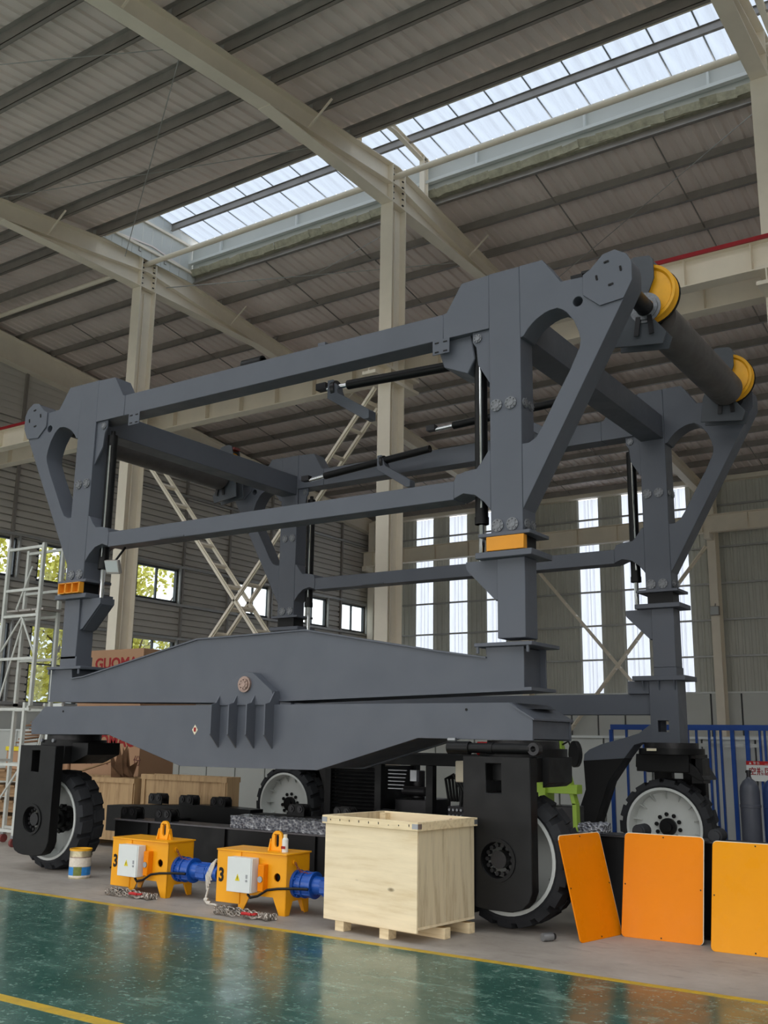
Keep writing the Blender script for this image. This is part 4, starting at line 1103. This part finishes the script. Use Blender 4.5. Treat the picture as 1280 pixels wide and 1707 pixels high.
chain_pile('lifting_chain', -6.45, 7.36, .62, 'oily steel chain heaped on the floor by the right yellow lifting unit', 9)
for x, y, lb in ((-8.02, 7.46, 'left'), (-6.36, 7.28, 'right')):
    t = thing('chain_hook', (x, y, 0), 'small red shortening hook on the %s heap of chain' % lb, 'hook')
    MB().tube([(x-.06, y, .05), (x, y-.01, .055), (x+.05, y, .05)], .014, 8).build('shank', M['red_deep'], t)
    MB().tube([(x+.05, y, .05), (x+.08, y+.02, .05), (x+.075, y+.05, .05), (x+.04, y+.05, .05)], .010, 8).build('hook', M['red_deep'], t)
# ---- rope hanging from the first motor
rp = MB(); X0, Y0 = -7.32, 7.86
for k in range(4):
    o = k*.018
    rp.tube([(X0+o, Y0-.09, .12+.03*k), (X0-.01+o, Y0-.10, .25), (X0+.02+o, Y0-.06, .36+.015*k), (X0+.03+o, Y0, .375+.01*k), (X0+.04+o, Y0+.07, .34), (X0+.035+o, Y0+.09, .2)], .009, 6)
rp.tube([(X0+.02, Y0-.09, .14), (X0+.0, Y0-.10, .05), (X0+.04, Y0-.14, .015), (X0+.12, Y0-.20, .012), (X0+.20, Y0-.19, .012), (X0+.26, Y0-.22, .012)], .010, 6)
for p in ((X0+.02, Y0-.12, .03), (X0+.13, Y0-.20, .02)): rp.cyl((p[0]-.02, p[1], p[2]), (p[0]+.02, p[1]+.01, p[2]), .018, 8)
_set(rp.build('rope_coil', M['rope']), 'white rope looped over the blue motor between the yellow units', 'rope')
rc_ = thing('red_bottle', (-5.88, 8.05, 0), 'small red steel bottle on the floor between the right yellow unit and the crate', 'bottle')
MB().lathe([(0, 0), (.05, 0), (.055, .01), (.055, .17), (.04, .20), (.018, .215), (.018, .235), (0, .235)], (-5.88, 8.05, 0), 'z', 20).build('bottle_body', M['red_deep'], rc_)
MB().cyl((-5.88, 8.05, .235), (-5.88, 8.05, .26), .022, 10).build('bottle_cap', M['dark_steel'], rc_)
# ---- paint tin
tn = thing('paint_tin', (-9.66, 8.14, 0), 'stained blue and white paint tin standing beside the left front wheel', 'tin')
c = (-9.66, 8.14)
MB().lathe([(.0, .004), (.118, .004), (.12, 0), (.122, .01), (.120, .02), (.120, .30), (.125, .305), (.125, .32), (.118, .32), (.116, .30), (.0, .295)], (c[0], c[1], 0), 'z', 32).build('can_body', M['tin'], tn)
def band(z0, z1, mat, a0=0, a1=360, r=.1215, name='printed_band'):
    n = 24; vs = []
    for z in (z0, z1):
        for k in range(n+1):
            a = math.radians(a0+(a1-a0)*k/n); vs.append((c[0]+r*math.cos(a), c[1]+r*math.sin(a), z))
    MB().add(vs, [(k, k+1, n+2+k, n+1+k) for k in range(n)]).build(name, mat, tn)
band(.13, .225, M['tin_white']); band(.035, .125, M['tin_blue']); band(.035, .13, M['tin_green'], -75, -30, .1225); band(.015, .035, M['tin_white'], name='printed_band')
band(.225, .235, M['grease'])
MB().ring((c[0], c[1], .30), (c[0], c[1], .321), .127, .114, 28).build('paint_rim', M['yellow_dark'], tn)
# ---- three leaning orange panels
def rounded(w, h, r): return arc(w-r, r, r, -90, 0, 5)+arc(w-r, h-r, r, 0, 90, 5)+arc(r, h-r, r, 90, 180, 5)+arc(r, r, r, 180, 270, 5)
def panel(x, y, rz, tilt, mat, label, w=.68, h=.845):
    t = ltag(thing('cover_panel', (x, y, 0), label, 'panel', 'leaning orange cover panels', rz=rz)); t.rotation_euler = (-tilt, 0, rz)
    MB().prism(rounded(w, h, .035), 0, .012).build('board', mat, t, .0015)
    MB().prism(rounded(w+.006, h+.006, .038), .002, .010).build('edge_trim', M['edge_white'], t)
    b = MB()
    for px, pz in ((w/2, .02), (w/2, h-.02), (.02, h/2), (w-.02, h/2)): b.cyl((px, -.003, pz), (px, .0, pz), .006, 10)
    b.build('screw_heads', M['ink'], t, kind='stuff')
    return t
panel(-3.54, 8.16, math.radians(78), math.radians(14), M['panel_orange'], 'orange steel panel turned edgewise against the right tyre, leftmost of the three leaning', .60)
panel(-3.395, 8.665, math.radians(2.5), math.radians(13), M['panel_orange'], 'orange steel panel leaning upright, middle one of three')
panel(-2.60, 8.52, math.radians(2.5), math.radians(16), M['panel_amber'], 'amber yellow steel panel cut by the right picture edge, rightmost of three')
# ---- small bottle lying on the floor
bt = thing('glass_jar', (-3.80, 8.06, 0), 'small clear jar lying on the floor left of the orange panels', 'jar')
MB().cyl((-3.82, 8.03, .035), (-3.77, 8.11, .035), .033, 14).build('jar_body', M['steel'], bt)
MB().cyl((-3.77, 8.11, .035), (-3.76, 8.13, .035), .026, 12).build('jar_cap', M['dark_steel'], bt)
# ---- black girders lying on the floor
def lug_pair(x, y, z, par, w=.26):
    b = MB().prism([(x-w/2, z), (x-w/2, z+.10)]+[(x-w/2+.03, z+.14), (x+w/2-.03, z+.14), (x+w/2, z+.10), (x+w/2, z)], y-.02, y+.0).prism([(x-w/2, z), (x-w/2, z+.10), (x-w/2+.03, z+.14), (x+w/2-.03, z+.14), (x+w/2, z+.10), (x+w/2, z)], y+.10, y+.12)
    o = b.build('roller_bracket', M['black'], par, .004)
    for dx in (-.065, .065): MB().cyl((x+dx, y-.03, z+.085), (x+dx, y+.13, z+.085), .042, 16).cyl((x+dx, y-.04, z+.085), (x+dx, y-.03, z+.085), .02, 10).build('roller', M['dark_steel'], o)
g = thing('spreader_frame', (-7.4, 9.0, 0), 'long low black steel spreader frame lying on the floor behind the yellow units', 'frame')
MB().box(-10.05, -4.95, 8.97, 9.0, 0, .57).build('front_web', M['black'], g)
MB().box(-10.05, -4.95, 8.93, 9.25, .57, .59).build('top_flange', M['flange_grey'], g, .003)
MB().box(-10.05, -4.95, 8.93, 9.25, 0, .02).build('bottom_flange', M['black'], g, .003)
for x in (-9.45, -8.2, -6.9, -5.6): MB().box(x-.008, x+.008, 8.94, 8.97, .02, .57).build('stiffener', M['black'], g)
MB().prism([(-11.4, .30), (-8.75, .30), (-8.75, .70), (-9.6, .72), (-11.4, .64)], 10.0, 10.25).build('rear_beam', M['black'], g, .004)
MB().prism([(-8.75, .30), (-5.2, .30), (-5.2, .66), (-8.75, .66)], 10.0, 10.25).build('rear_beam', M['black'], g, .004)
for x in (-9.9, -7.9, -5.3): MB().box(x-.12, x+.12, 9.0, 10.0, .25, .55).build('tie_member', M['black'], g, .004)
for x in (-10.5, -5.6): MB().box(x-.15, x+.15, 9.98, 10.27, 0, .30).build('support_foot', M['black'], g)
for x in (-9.86, -9.26): lug_pair(x, 9.02, .59, g, .28)
for x in (-10.50, -9.92, -9.35, -8.05, -7.35, -6.75): lug_pair(x, 10.06, .69 if x < -8.7 else .66, g)
g2 = thing('floor_girder', (-1.6, 9.05, 0), 'black steel girder on the floor behind the leaning orange panels', 'girder')
MB().box(-3.92, 1.5, 8.96, 9.22, .77, .79).build('top_flange', M['dark_steel'], g2, .003)
MB().box(-3.92, 1.5, 9.06, 9.10, .02, .77).build('web', M['black'], g2)
MB().box(-3.92, 1.5, 8.96, 9.22, 0, .02).build('bottom_flange', M['black'], g2, .003)
MB().box(-3.80, 1.5, 9.6, 9.85, .68, .72).box(-3.8, 1.5, 9.70, 9.74, 0, .68).build('rear_rail', M['dark_steel'], g2)
for x in (-3.7, -2.9, -1.5): MB().box(x, x+.1, 9.22, 9.6, .55, .68).build('tie_member', M['black'], g2)
for x in (-3.33, -2.66): MB().cyl((x, 9.0, .83), (x, 9.16, .83), .06, 16).cyl((x, 8.98, .83), (x, 9.0, .83), .045, 14).build('roller', M['rubber'], g2)
for k in range(5): MB().tube([(-3.85+.04*k, 9.3, .5+.02*k), (-3.6, 9.25, .55), (-3.45, 9.3, .50+.02*k)], .012, 6).build('hose', M['black_rubber'], g2)
# ---- plastic wrapped beam and bundle
rw = random.Random(11)
def crinkle(x0, x1, y0, y1, z0, z1, nx, name, label, amp=.008):
    mb = MB(); m = 10; rows = []
    per = [(y0, z0), (y0, (z0+z1)/2), (y0, z1), ((y0+y1)/2, z1), (y1, z1), (y1, (z0+z1)/2), (y1, z0), ((y0+y1)/2, z0)]
    m = len(per); vs = []
    for i in range(nx+1):
        for (y, z) in per: vs.append((x0+(x1-x0)*i/nx+rw.uniform(-.01, .01), y+rw.uniform(-amp, amp), max(z0, z+rw.uniform(-amp, amp))))
    fs = [(i*m+j, i*m+(j+1) % m, (i+1)*m+(j+1) % m, (i+1)*m+j) for i in range(nx) for j in range(m)]+[tuple(range(m)), tuple(range(nx*m, nx*m+m))]
    o = mb.add(vs, fs).build(name, M['film']); return _set(o, label, 'wrapped part')
crinkle(-8.14, -6.2, 8.97, 9.22, .59, .72, 60, 'wrapped_beam', 'flat beam wrapped in silvery plastic lying on the black spreader frame')
crinkle(-3.90, -3.66, 9.0, 9.2, .79, .87, 10, 'wrapped_bundle', 'small plastic wrapped bundle on the black girder beside the right tyre', .012)
# ---- long wooden crates behind
def long_crate(x0, x1, y0, y1, z0, z1, label, group=None):
    t = thing('storage_crate', ((x0+x1)/2, (y0+y1)/2, z0), label, 'crate', group)
    MB().box(x0, x1, y0, y0+.02, z0+.1, z1).build('front_board', M['old_wood'], t)
    MB().box(x0, x1, y1-.02, y1, z0+.1, z1).build('back_board', M['old_wood'], t)
    MB().box(x1-.02, x1, y0+.02, y1-.02, z0+.1, z1).build('end_board', M['old_wood'], t)
    MB().box(x0, x0+.02, y0+.02, y1-.02, z0+.1, z1).build('end_board', M['old_wood'], t)
    MB().box(x0, x1, y0+.02, y1-.02, z0+.1, z0+.13).build('bottom_board', M['old_wood'], t)
    for y in (y0-.02, y1): MB().box(x0, x1, y, y+.02, z1-.07, z1).build('rim_batten', M['old_wood'], t)
    for x in (x0+.02, x1-.09): MB().box(x, x+.07, y0-.02, y0, z0+.1, z1-.07).build('corner_batten', M['old_wood'], t)
    for x in (x0+.1, (x0+x1)/2, x1-.2): MB().box(x, x+.1, y0, y1, z0, z0+.1).build('skid', M['old_wood'], t)
    return t
long_crate(-11.40, -9.72, 10.62, 10.86, 0, 1.05, 'long brown wooden crate behind the spreader frame, right of the cardboard boxes')
long_crate(-13.6, -11.46, 10.55, 11.1, 0, .98, 'long brown wooden crate half hidden behind the left front wheel')
# crumpled brown paper on top of the crates
pp = MB(); r6 = random.Random(6)
for k in range(16):
    bx_, by_ = -12.12+r6.random()*.19, 10.62+r6.random()*.3; z0 = .98; hgt = .15+r6.random()*.35
    tp = (bx_+r6.uniform(-.1, .15), by_+r6.uniform(-.1, .1), z0+hgt)
    pp.add([(bx_-.08, by_, z0), (bx_+.08, by_+.05, z0), tp, (bx_+.02, by_-.1, z0+hgt*.4)], [(0, 1, 2), (0, 3, 2), (3, 1, 2), (0, 1, 3)])
_set(pp.build('crumpled_paper', M['card_dark']), 'crumpled brown packing paper sticking out of the crate before the cardboard box', 'paper')
MB().bar((-12.95, 10.62, 1.0), (-12.1, 10.66, 1.22), .05, .02).build('wood_slat', M['pallet_wood'])
_set(bpy.data.objects['wood_slat'], 'loose thin wooden slat lying across the crates left of the crumpled paper', 'slat')
# ---- cardboard boxes with lettering on a pallet
def carton(x0, x1, y0, y1, z0, z1, label, txt, tz, ts, tx, sub=None):
    t = thing('carton', ((x0+x1)/2, (y0+y1)/2, z0), label, 'box', 'stacked gearbox cartons')
    MB().box(x0, x1, y0, y1, z0, z1-.004).build('carton_body', M['card'], t, .006)
    MB().box(x0+.01, x1-.01, y0+.01, (y0+y1)/2-.004, z1-.004, z1).build('flap', M['card'], t)
    MB().box(x0+.01, x1-.01, (y0+y1)/2+.004, y1-.01, z1-.004, z1).build('flap', M['card'], t)
    text('lettering', txt, ts, (tx, y0-.002, tz), (PI/2, 0, 0), M['print_red'], t, sx=1.08, bold=.008)
    if sub:
        for ch, x in sub: text('lettering', ch, .17, (x, y0-.002, tz-.28), (PI/2, 0, 0), M['print_dark'], t)
    return t
pal = thing('pallet', (-12.5, 11.9, 0), 'worn wooden pallet stack under the large cardboard boxes', 'pallet')
for lay in range(3):
    z = lay*.145
    for k in range(3): MB().box(-13.9, -11.9, 11.45+k*.6, 11.55+k*.6, z, z+.10).build('runner', M['pallet_wood'], pal)
    for k in range(9): MB().box(-13.9+k*.235, -13.75+k*.235, 11.42, 12.8, z+.10, z+.125).build('deck_board', M['pallet_wood'], pal)
carton(-13.95, -12.33, 11.4, 12.15, .42, 1.80, 'large brown cardboard box with red lettering, lower one of the stack of two', 'GUOMAO', 1.42, .26, -13.70, [('国', -13.58), ('茂', -13.20), ('股', -12.82), ('份', -12.46)])
carton(-13.85, -12.33, 11.35, 12.6, 1.80, 2.97, 'large brown cardboard box with red lettering, topmost of the stack of two', 'GUOMAO', 2.66, .25, -13.47)
# ---- white mobile scaffold on the left
sc = thing('mobile_scaffold', (-13.1, 10.4, 0), 'white tubular mobile scaffold tower on castors at the left picture edge', 'scaffold')
XA, XB, YA, YB = -12.90, -13.62, 9.62, 9.98
for x in (XA, XB):
    for y in (YA, YB):
        MB().box(x-.025, x+.025, y-.025, y+.025, .16, 2.05).build('lower_post', M['offwhite'], sc)
        MB().box(x-.025+.12*(1 if x == XA else 0), x+.025+.12*(1 if x == XA else 0), y-.025, y+.025, 2.0, 4.45).build('upper_post', M['offwhite'], sc)
        MB().cyl((x, y, .11), (x, y, .17), .02, 8).box(x-.03, x+.03, y-.03, y+.03, .12, .16).build('castor_fork', M['steel'], sc)
        MB().cyl((x-.02, y, .06), (x+.02, y, .06), .06, 16).build('castor_wheel', M['plate_red'], sc)
for y in (YA, YB):
    for z in (.22, 1.15, 1.95, 2.7, 3.35, 3.75, 4.40):
        MB().box(XB, XA+.12, y-.02, y+.02, z-.02, z+.02).build('rung', M['offwhite'], sc)
for x in (XB, XA+.06):
    for z in (1.2, 1.98, 3.4): MB().box(x-.02, x+.02, YA, YB, z-.02, z+.02).build('side_rail', M['offwhite'], sc)
for a, b in (((XB, YA, .3), (XA, YA, 1.1)), ((XB, YA, 2.8), (XB+.45, YA, 3.33)), ((XB+.45, YA, 3.33), (XA+.1, YA, 2.75)), ((XB+.05, YA, 2.0), (XB+.5, YA, 3.3)), ((XB+.3, YA, 3.45), (XB+.6, YA, 4.1)), ((XA+.05, YA, .3), (XA+.05, YB, 1.9))):
    MB().tube([a, b], .016, 8).build('diagonal_brace', M['offwhite'], sc)
for k in range(3): MB().box(XB+.06+k*.3, XB+.34+k*.3, YA, YB, 3.42, 3.45).build('platform_board', M['purlin'], sc)
# ---- heap of pallets and wrapped goods behind the scaffold
hp = thing('pallet', (-15.2, 12.0, 0), 'pile of wooden pallets with brown wrapped goods behind the scaffold', 'pallet')
for lay in range(4):
    z = lay*.26
    for k in range(3): MB().box(-16.6, -14.0, 11.5+k*.5, 11.6+k*.5, z, z+.16).build('runner', M['pallet_wood'], hp)
    for k in range(9): MB().box(-16.6+k*.3, -16.35+k*.3, 11.45, 12.7, z+.16, z+.19).build('deck_board', M['pallet_wood'], hp)
for (x0, x1, z0, z1, rot, lb) in ((-15.9, -15.1, .97, 1.38, .1, 'left'), (-15.0, -14.2, .97, 1.38, -.2, 'right')):
    o = MB().box(x0, x1, 11.55, 12.3, z0, z1).build('carton', M['card'], None, .02)
    _set(o, 'low brown cardboard box on the %s of the pallet pile behind the scaffold' % lb, 'box', 'boxes on the pallet pile')
pl = MB()
for k in range(7):
    a = r6.uniform(-.25, .25); z = 1.40+k*.06; pl.bar((-15.9+r6.random()*.3, 11.6+k*.07, z+.04), (-14.3+r6.random()*.3, 11.6+k*.07, z+abs(a)*.4+.1), .14, .025)
_set(pl.build('scrap_boards', M['card_dark']), 'dark brown loose boards heaped on the boxes behind the scaffold', 'boards', kind='stuff')
st_ = MB().box(-15.9, -14.35, 11.53, 11.55, 1.30, 1.37).build('yellow_strap', M['sign_yellow']); _set(st_, 'bright yellow strap across the heap behind the scaffold', 'strap')
bg = MB().prism([(-14.75, .97), (-14.35, .97), (-14.28, 1.55), (-14.33, 1.85), (-14.38, 2.12), (-14.78, 2.10)], 11.45, 11.50).build('white_sack', M['white'], None, .01); _set(bg, 'white plastic sack with a red edge hanging on the heap behind the scaffold', 'sack')
MB().box(-14.86, -14.76, 11.44, 11.51, 1.92, 2.1).build('red_edge', M['print_red'], bg)
# ---- black power pack behind
pk = thing('power_pack', (-7.0, 11.6, 0), 'black framed engine power pack standing between the rear wheels', 'machine')
X0, X1, Y0, Y1 = -8.35, -5.85, 11.0, 11.95
MB().box(X0, X1, Y0, Y1, 0, .18).build('base_frame', M['black'], pk, .005)
MB().box(X0, X1, Y0, Y0+.1, 1.28, 1.42).box(X0, X1, Y1-.1, Y1, 1.28, 1.42).build('top_rail', M['black'], pk, .005)
for x in (X0, -7.55, -6.78, X1-.1):
    MB().box(x, x+.1, Y0, Y0+.1, .18, 1.28).build('frame_post', M['black'], pk, .004)
    MB().box(x, x+.1, Y1-.1, Y1, .18, 1.28).build('frame_post', M['black'], pk, .004)
for k in range(22): MB().bar((X0+.1, Y0+.05, .22+k*.047), (-7.55, Y0+.05, .22+k*.047), .05, .008, (0, -.6, 1)).build('louvre', M['black'], pk)
MB().box(X0+.1, -7.5, Y0+.12, Y1-.1, .18, 1.25).build('radiator_box', M['black'], pk)
MB().box(-7.4, -6.9, Y0+.25, Y1-.12, .18, .85).cyl((-7.2, 11.5, .85), (-7.2, 11.5, 1.2), .09, 16).cyl((-7.3, 11.3, .95), (-6.95, 11.3, .95), .06, 14).build('engine_block', M['dark_steel'], pk, .01)
MB().box(-7.05, -6.95, Y0+.06, Y0+.12, 1.08, 1.22).build('gauge_box', M['steel'], pk, .004)
for k in range(6): MB().box(-7.38, -7.15+.01*k, Y0+.06, Y0+.08, .98+k*.045, .99+k*.045).build('nameplate_line', M['steel'], pk)
for k in range(5): MB().tube([(-6.62+k*.04, 11.3, .85), (-6.64+k*.05, 11.25, 1.12), (-6.5+k*.04, 11.2, 1.18), (-6.38+k*.04, 11.2, .98), (-6.4+k*.05, 11.2, .80)], .018, 8).build('hydraulic_hose', M['black_rubber'], pk)
MB().box(-6.55, -6.05, 11.15, 11.5, .60, .80).build('valve_block', M['dark_steel'], pk, .005)
for k in range(9):
    for q in (0, 1): MB().cyl((-6.52+k*.055, 11.13, .69+q*.07), (-6.52+k*.055, 11.15, .69+q*.07), .016, 8).build('valve_port', M['steel'], pk)
MB().box(X1-.1, X1-.02, Y0+.1, Y1-.1, .18, 1.28).build('side_panel', M['black'], pk)
rd = MB().box(-6.10, -5.93, 11.05, 11.3, 1.42, 1.58).build('red_canister', M['red_deep'], None, .02); _set(rd, 'small red canister standing on the black power pack', 'canister')
wb = MB().box(-5.55, -5.35, 9.6, 9.75, 1.16, 1.38).build('junction_box', M['edge_white'], mach, .01)
# ---- lime green stand and black box behind the right front wheel
lg = thing('green_stand', (-4.75, 11.0, 0), 'lime green steel stand partly hidden behind the right front tyre', 'stand')
MB().bar((-4.98, 11.02, 1.60), (-4.80, 11.02, .9), .10, .05).bar((-4.80, 11.02, .92), (-4.78, 11.02, 0), .10, .05).build('slanted_post', M['lime'], lg, .004)
MB().box(-5.25, -4.75, 10.95, 11.1, 1.02, 1.12).build('cross_bar', M['lime'], lg, .004)
MB().prism([(-5.45, 1.06), (-5.32, 1.18), (-5.12, 1.10), (-5.12, .90), (-5.2, .98)], 10.9, 11.15).build('claw', M['lime'], lg, .004)
MB().box(-5.12, -4.82, 11.0, 11.3, .45, .88).build('motor_box', M['dark_steel'], lg, .01)
MB().box(-5.35, -4.7, 10.95, 11.6, 0, .06).build('foot_plate', M['lime'], lg)
MB().tube([(-4.95, 11.02, 1.56), (-4.86, 11.0, 1.60), (-4.82, 11.0, 1.5), (-4.80, 11.0, 1.38), (-4.78, 11.0, 1.34)], .012, 6).build('cable', M['black_rubber'], lg)
MB().prism(arc(-4.78, 1.46, .07, 0, 345, 15, .15), 10.95, 11.05).build('pendant_box', M['black'], lg, .01)
# low sheet-metal partition running along the column row
pt = MB(); x = XE
pw = struct(MB().box(XE, XR, 16.04, 16.06, 0, 1.66).build('wall_partition', M['frame_dark']))
while x < XR-.1: MB().box(x+.015, min(x+.785, XR), 15.99, 16.04, 0, 1.66).build('wall_panel', M['low_sheet'], pw); x += .8
MB().box(XE, XR, 15.96, 16.08, 1.66, 1.70).build('ledge', M['white'], pw)
# ---- blue rail fence, gas cylinders, sign
bf = thing('blue_fence', (-3.0, 15.0, 0), 'blue steel tube fence behind the right rear wheel and gas cylinders', 'fence')
MB().box(-6.1, 3.0, 15.42, 15.50, 1.79, 1.87).build('top_rail', M['blue_rail'], bf)
for x in (-6.1, -5.85, -5.58, -4.89, -4.76, -4.57, -4.49, -4.40, -4.23, -4.02, -3.84, -3.77, -3.5, -3.2, -2.6, -2.0, -1.4, -.8, 0, .8, 1.6, 2.4):
    wd = .055 if x in (-4.23, -6.1, -4.02, -3.2) else .028
    MB().box(x-wd/2, x+wd/2, 15.43, 15.48, 0, 1.79).build('fence_bar', M['blue_rail'], bf)
MB().box(-6.1, 3.0, 15.5, 15.53, 1.55, 1.60).build('mid_rail', M['offwhite'], bf)
def gas(x, y, mat, label):
    t = thing('gas_cylinder', (x, y, 0), label, 'gas cylinder', 'gas cylinders by the blue fence')
    r = .118
    MB().lathe([(.0, 0), (r*.9, 0), (r, .03), (r, .85), (r+.006, .855), (r+.006, .885), (r, .89), (r, 1.04), (r*.92, 1.10), (r*.62, 1.16), (.035, 1.19), (.03, 1.21), (0, 1.21)], (x, y, 0), 'z', 24).build('bottle_body', mat, t)
    MB().cyl((x, y, 1.21), (x, y, 1.29), .026, 10).cyl((x-.035, y, 1.27), (x+.035, y, 1.27), .014, 8).build('valve', M['dark_steel'], t)
gas(-3.38, 12.95, M['bottle_grey'], 'dark grey gas cylinder standing by the blue fence, leftmost of the group')
gas(-3.12, 13.0, M['bottle_blue'], 'dark blue gas cylinder by the blue fence, cut by the picture edge')
gas(-2.85, 13.05, M['bottle_blue'], 'dark blue gas cylinder just right of the picture edge')
sg = thing('warning_sign', (-3.2, 15.4, 1.2), 'white sign with red header and red characters on the blue fence', 'sign')
MB().box(-4.04, -3.52, 15.385, 15.40, 1.08, 1.36).build('sign_board', M['white'], sg)
MB().box(-4.04, -3.52, 15.38, 15.385, 1.305, 1.36).build('sign_header', M['red_deep'], sg)
MB().prism([(-4.0, 1.315), (-3.965, 1.315), (-3.9825, 1.35)], 15.377, 15.38).box(-3.78, -3.70, 15.377, 15.38, 1.318, 1.322).build('sign_mark', M['white'], sg)
text('sign_lettering', '警 告', .04, (-3.94, 15.378, 1.317), (PI/2, 0, 0), M['white'], sg)
text('sign_lettering', '空瓶区', .115, (-4.01, 15.383, 1.175), (PI/2, 0, 0), M['print_red'], sg, sx=.95, bold=.002)
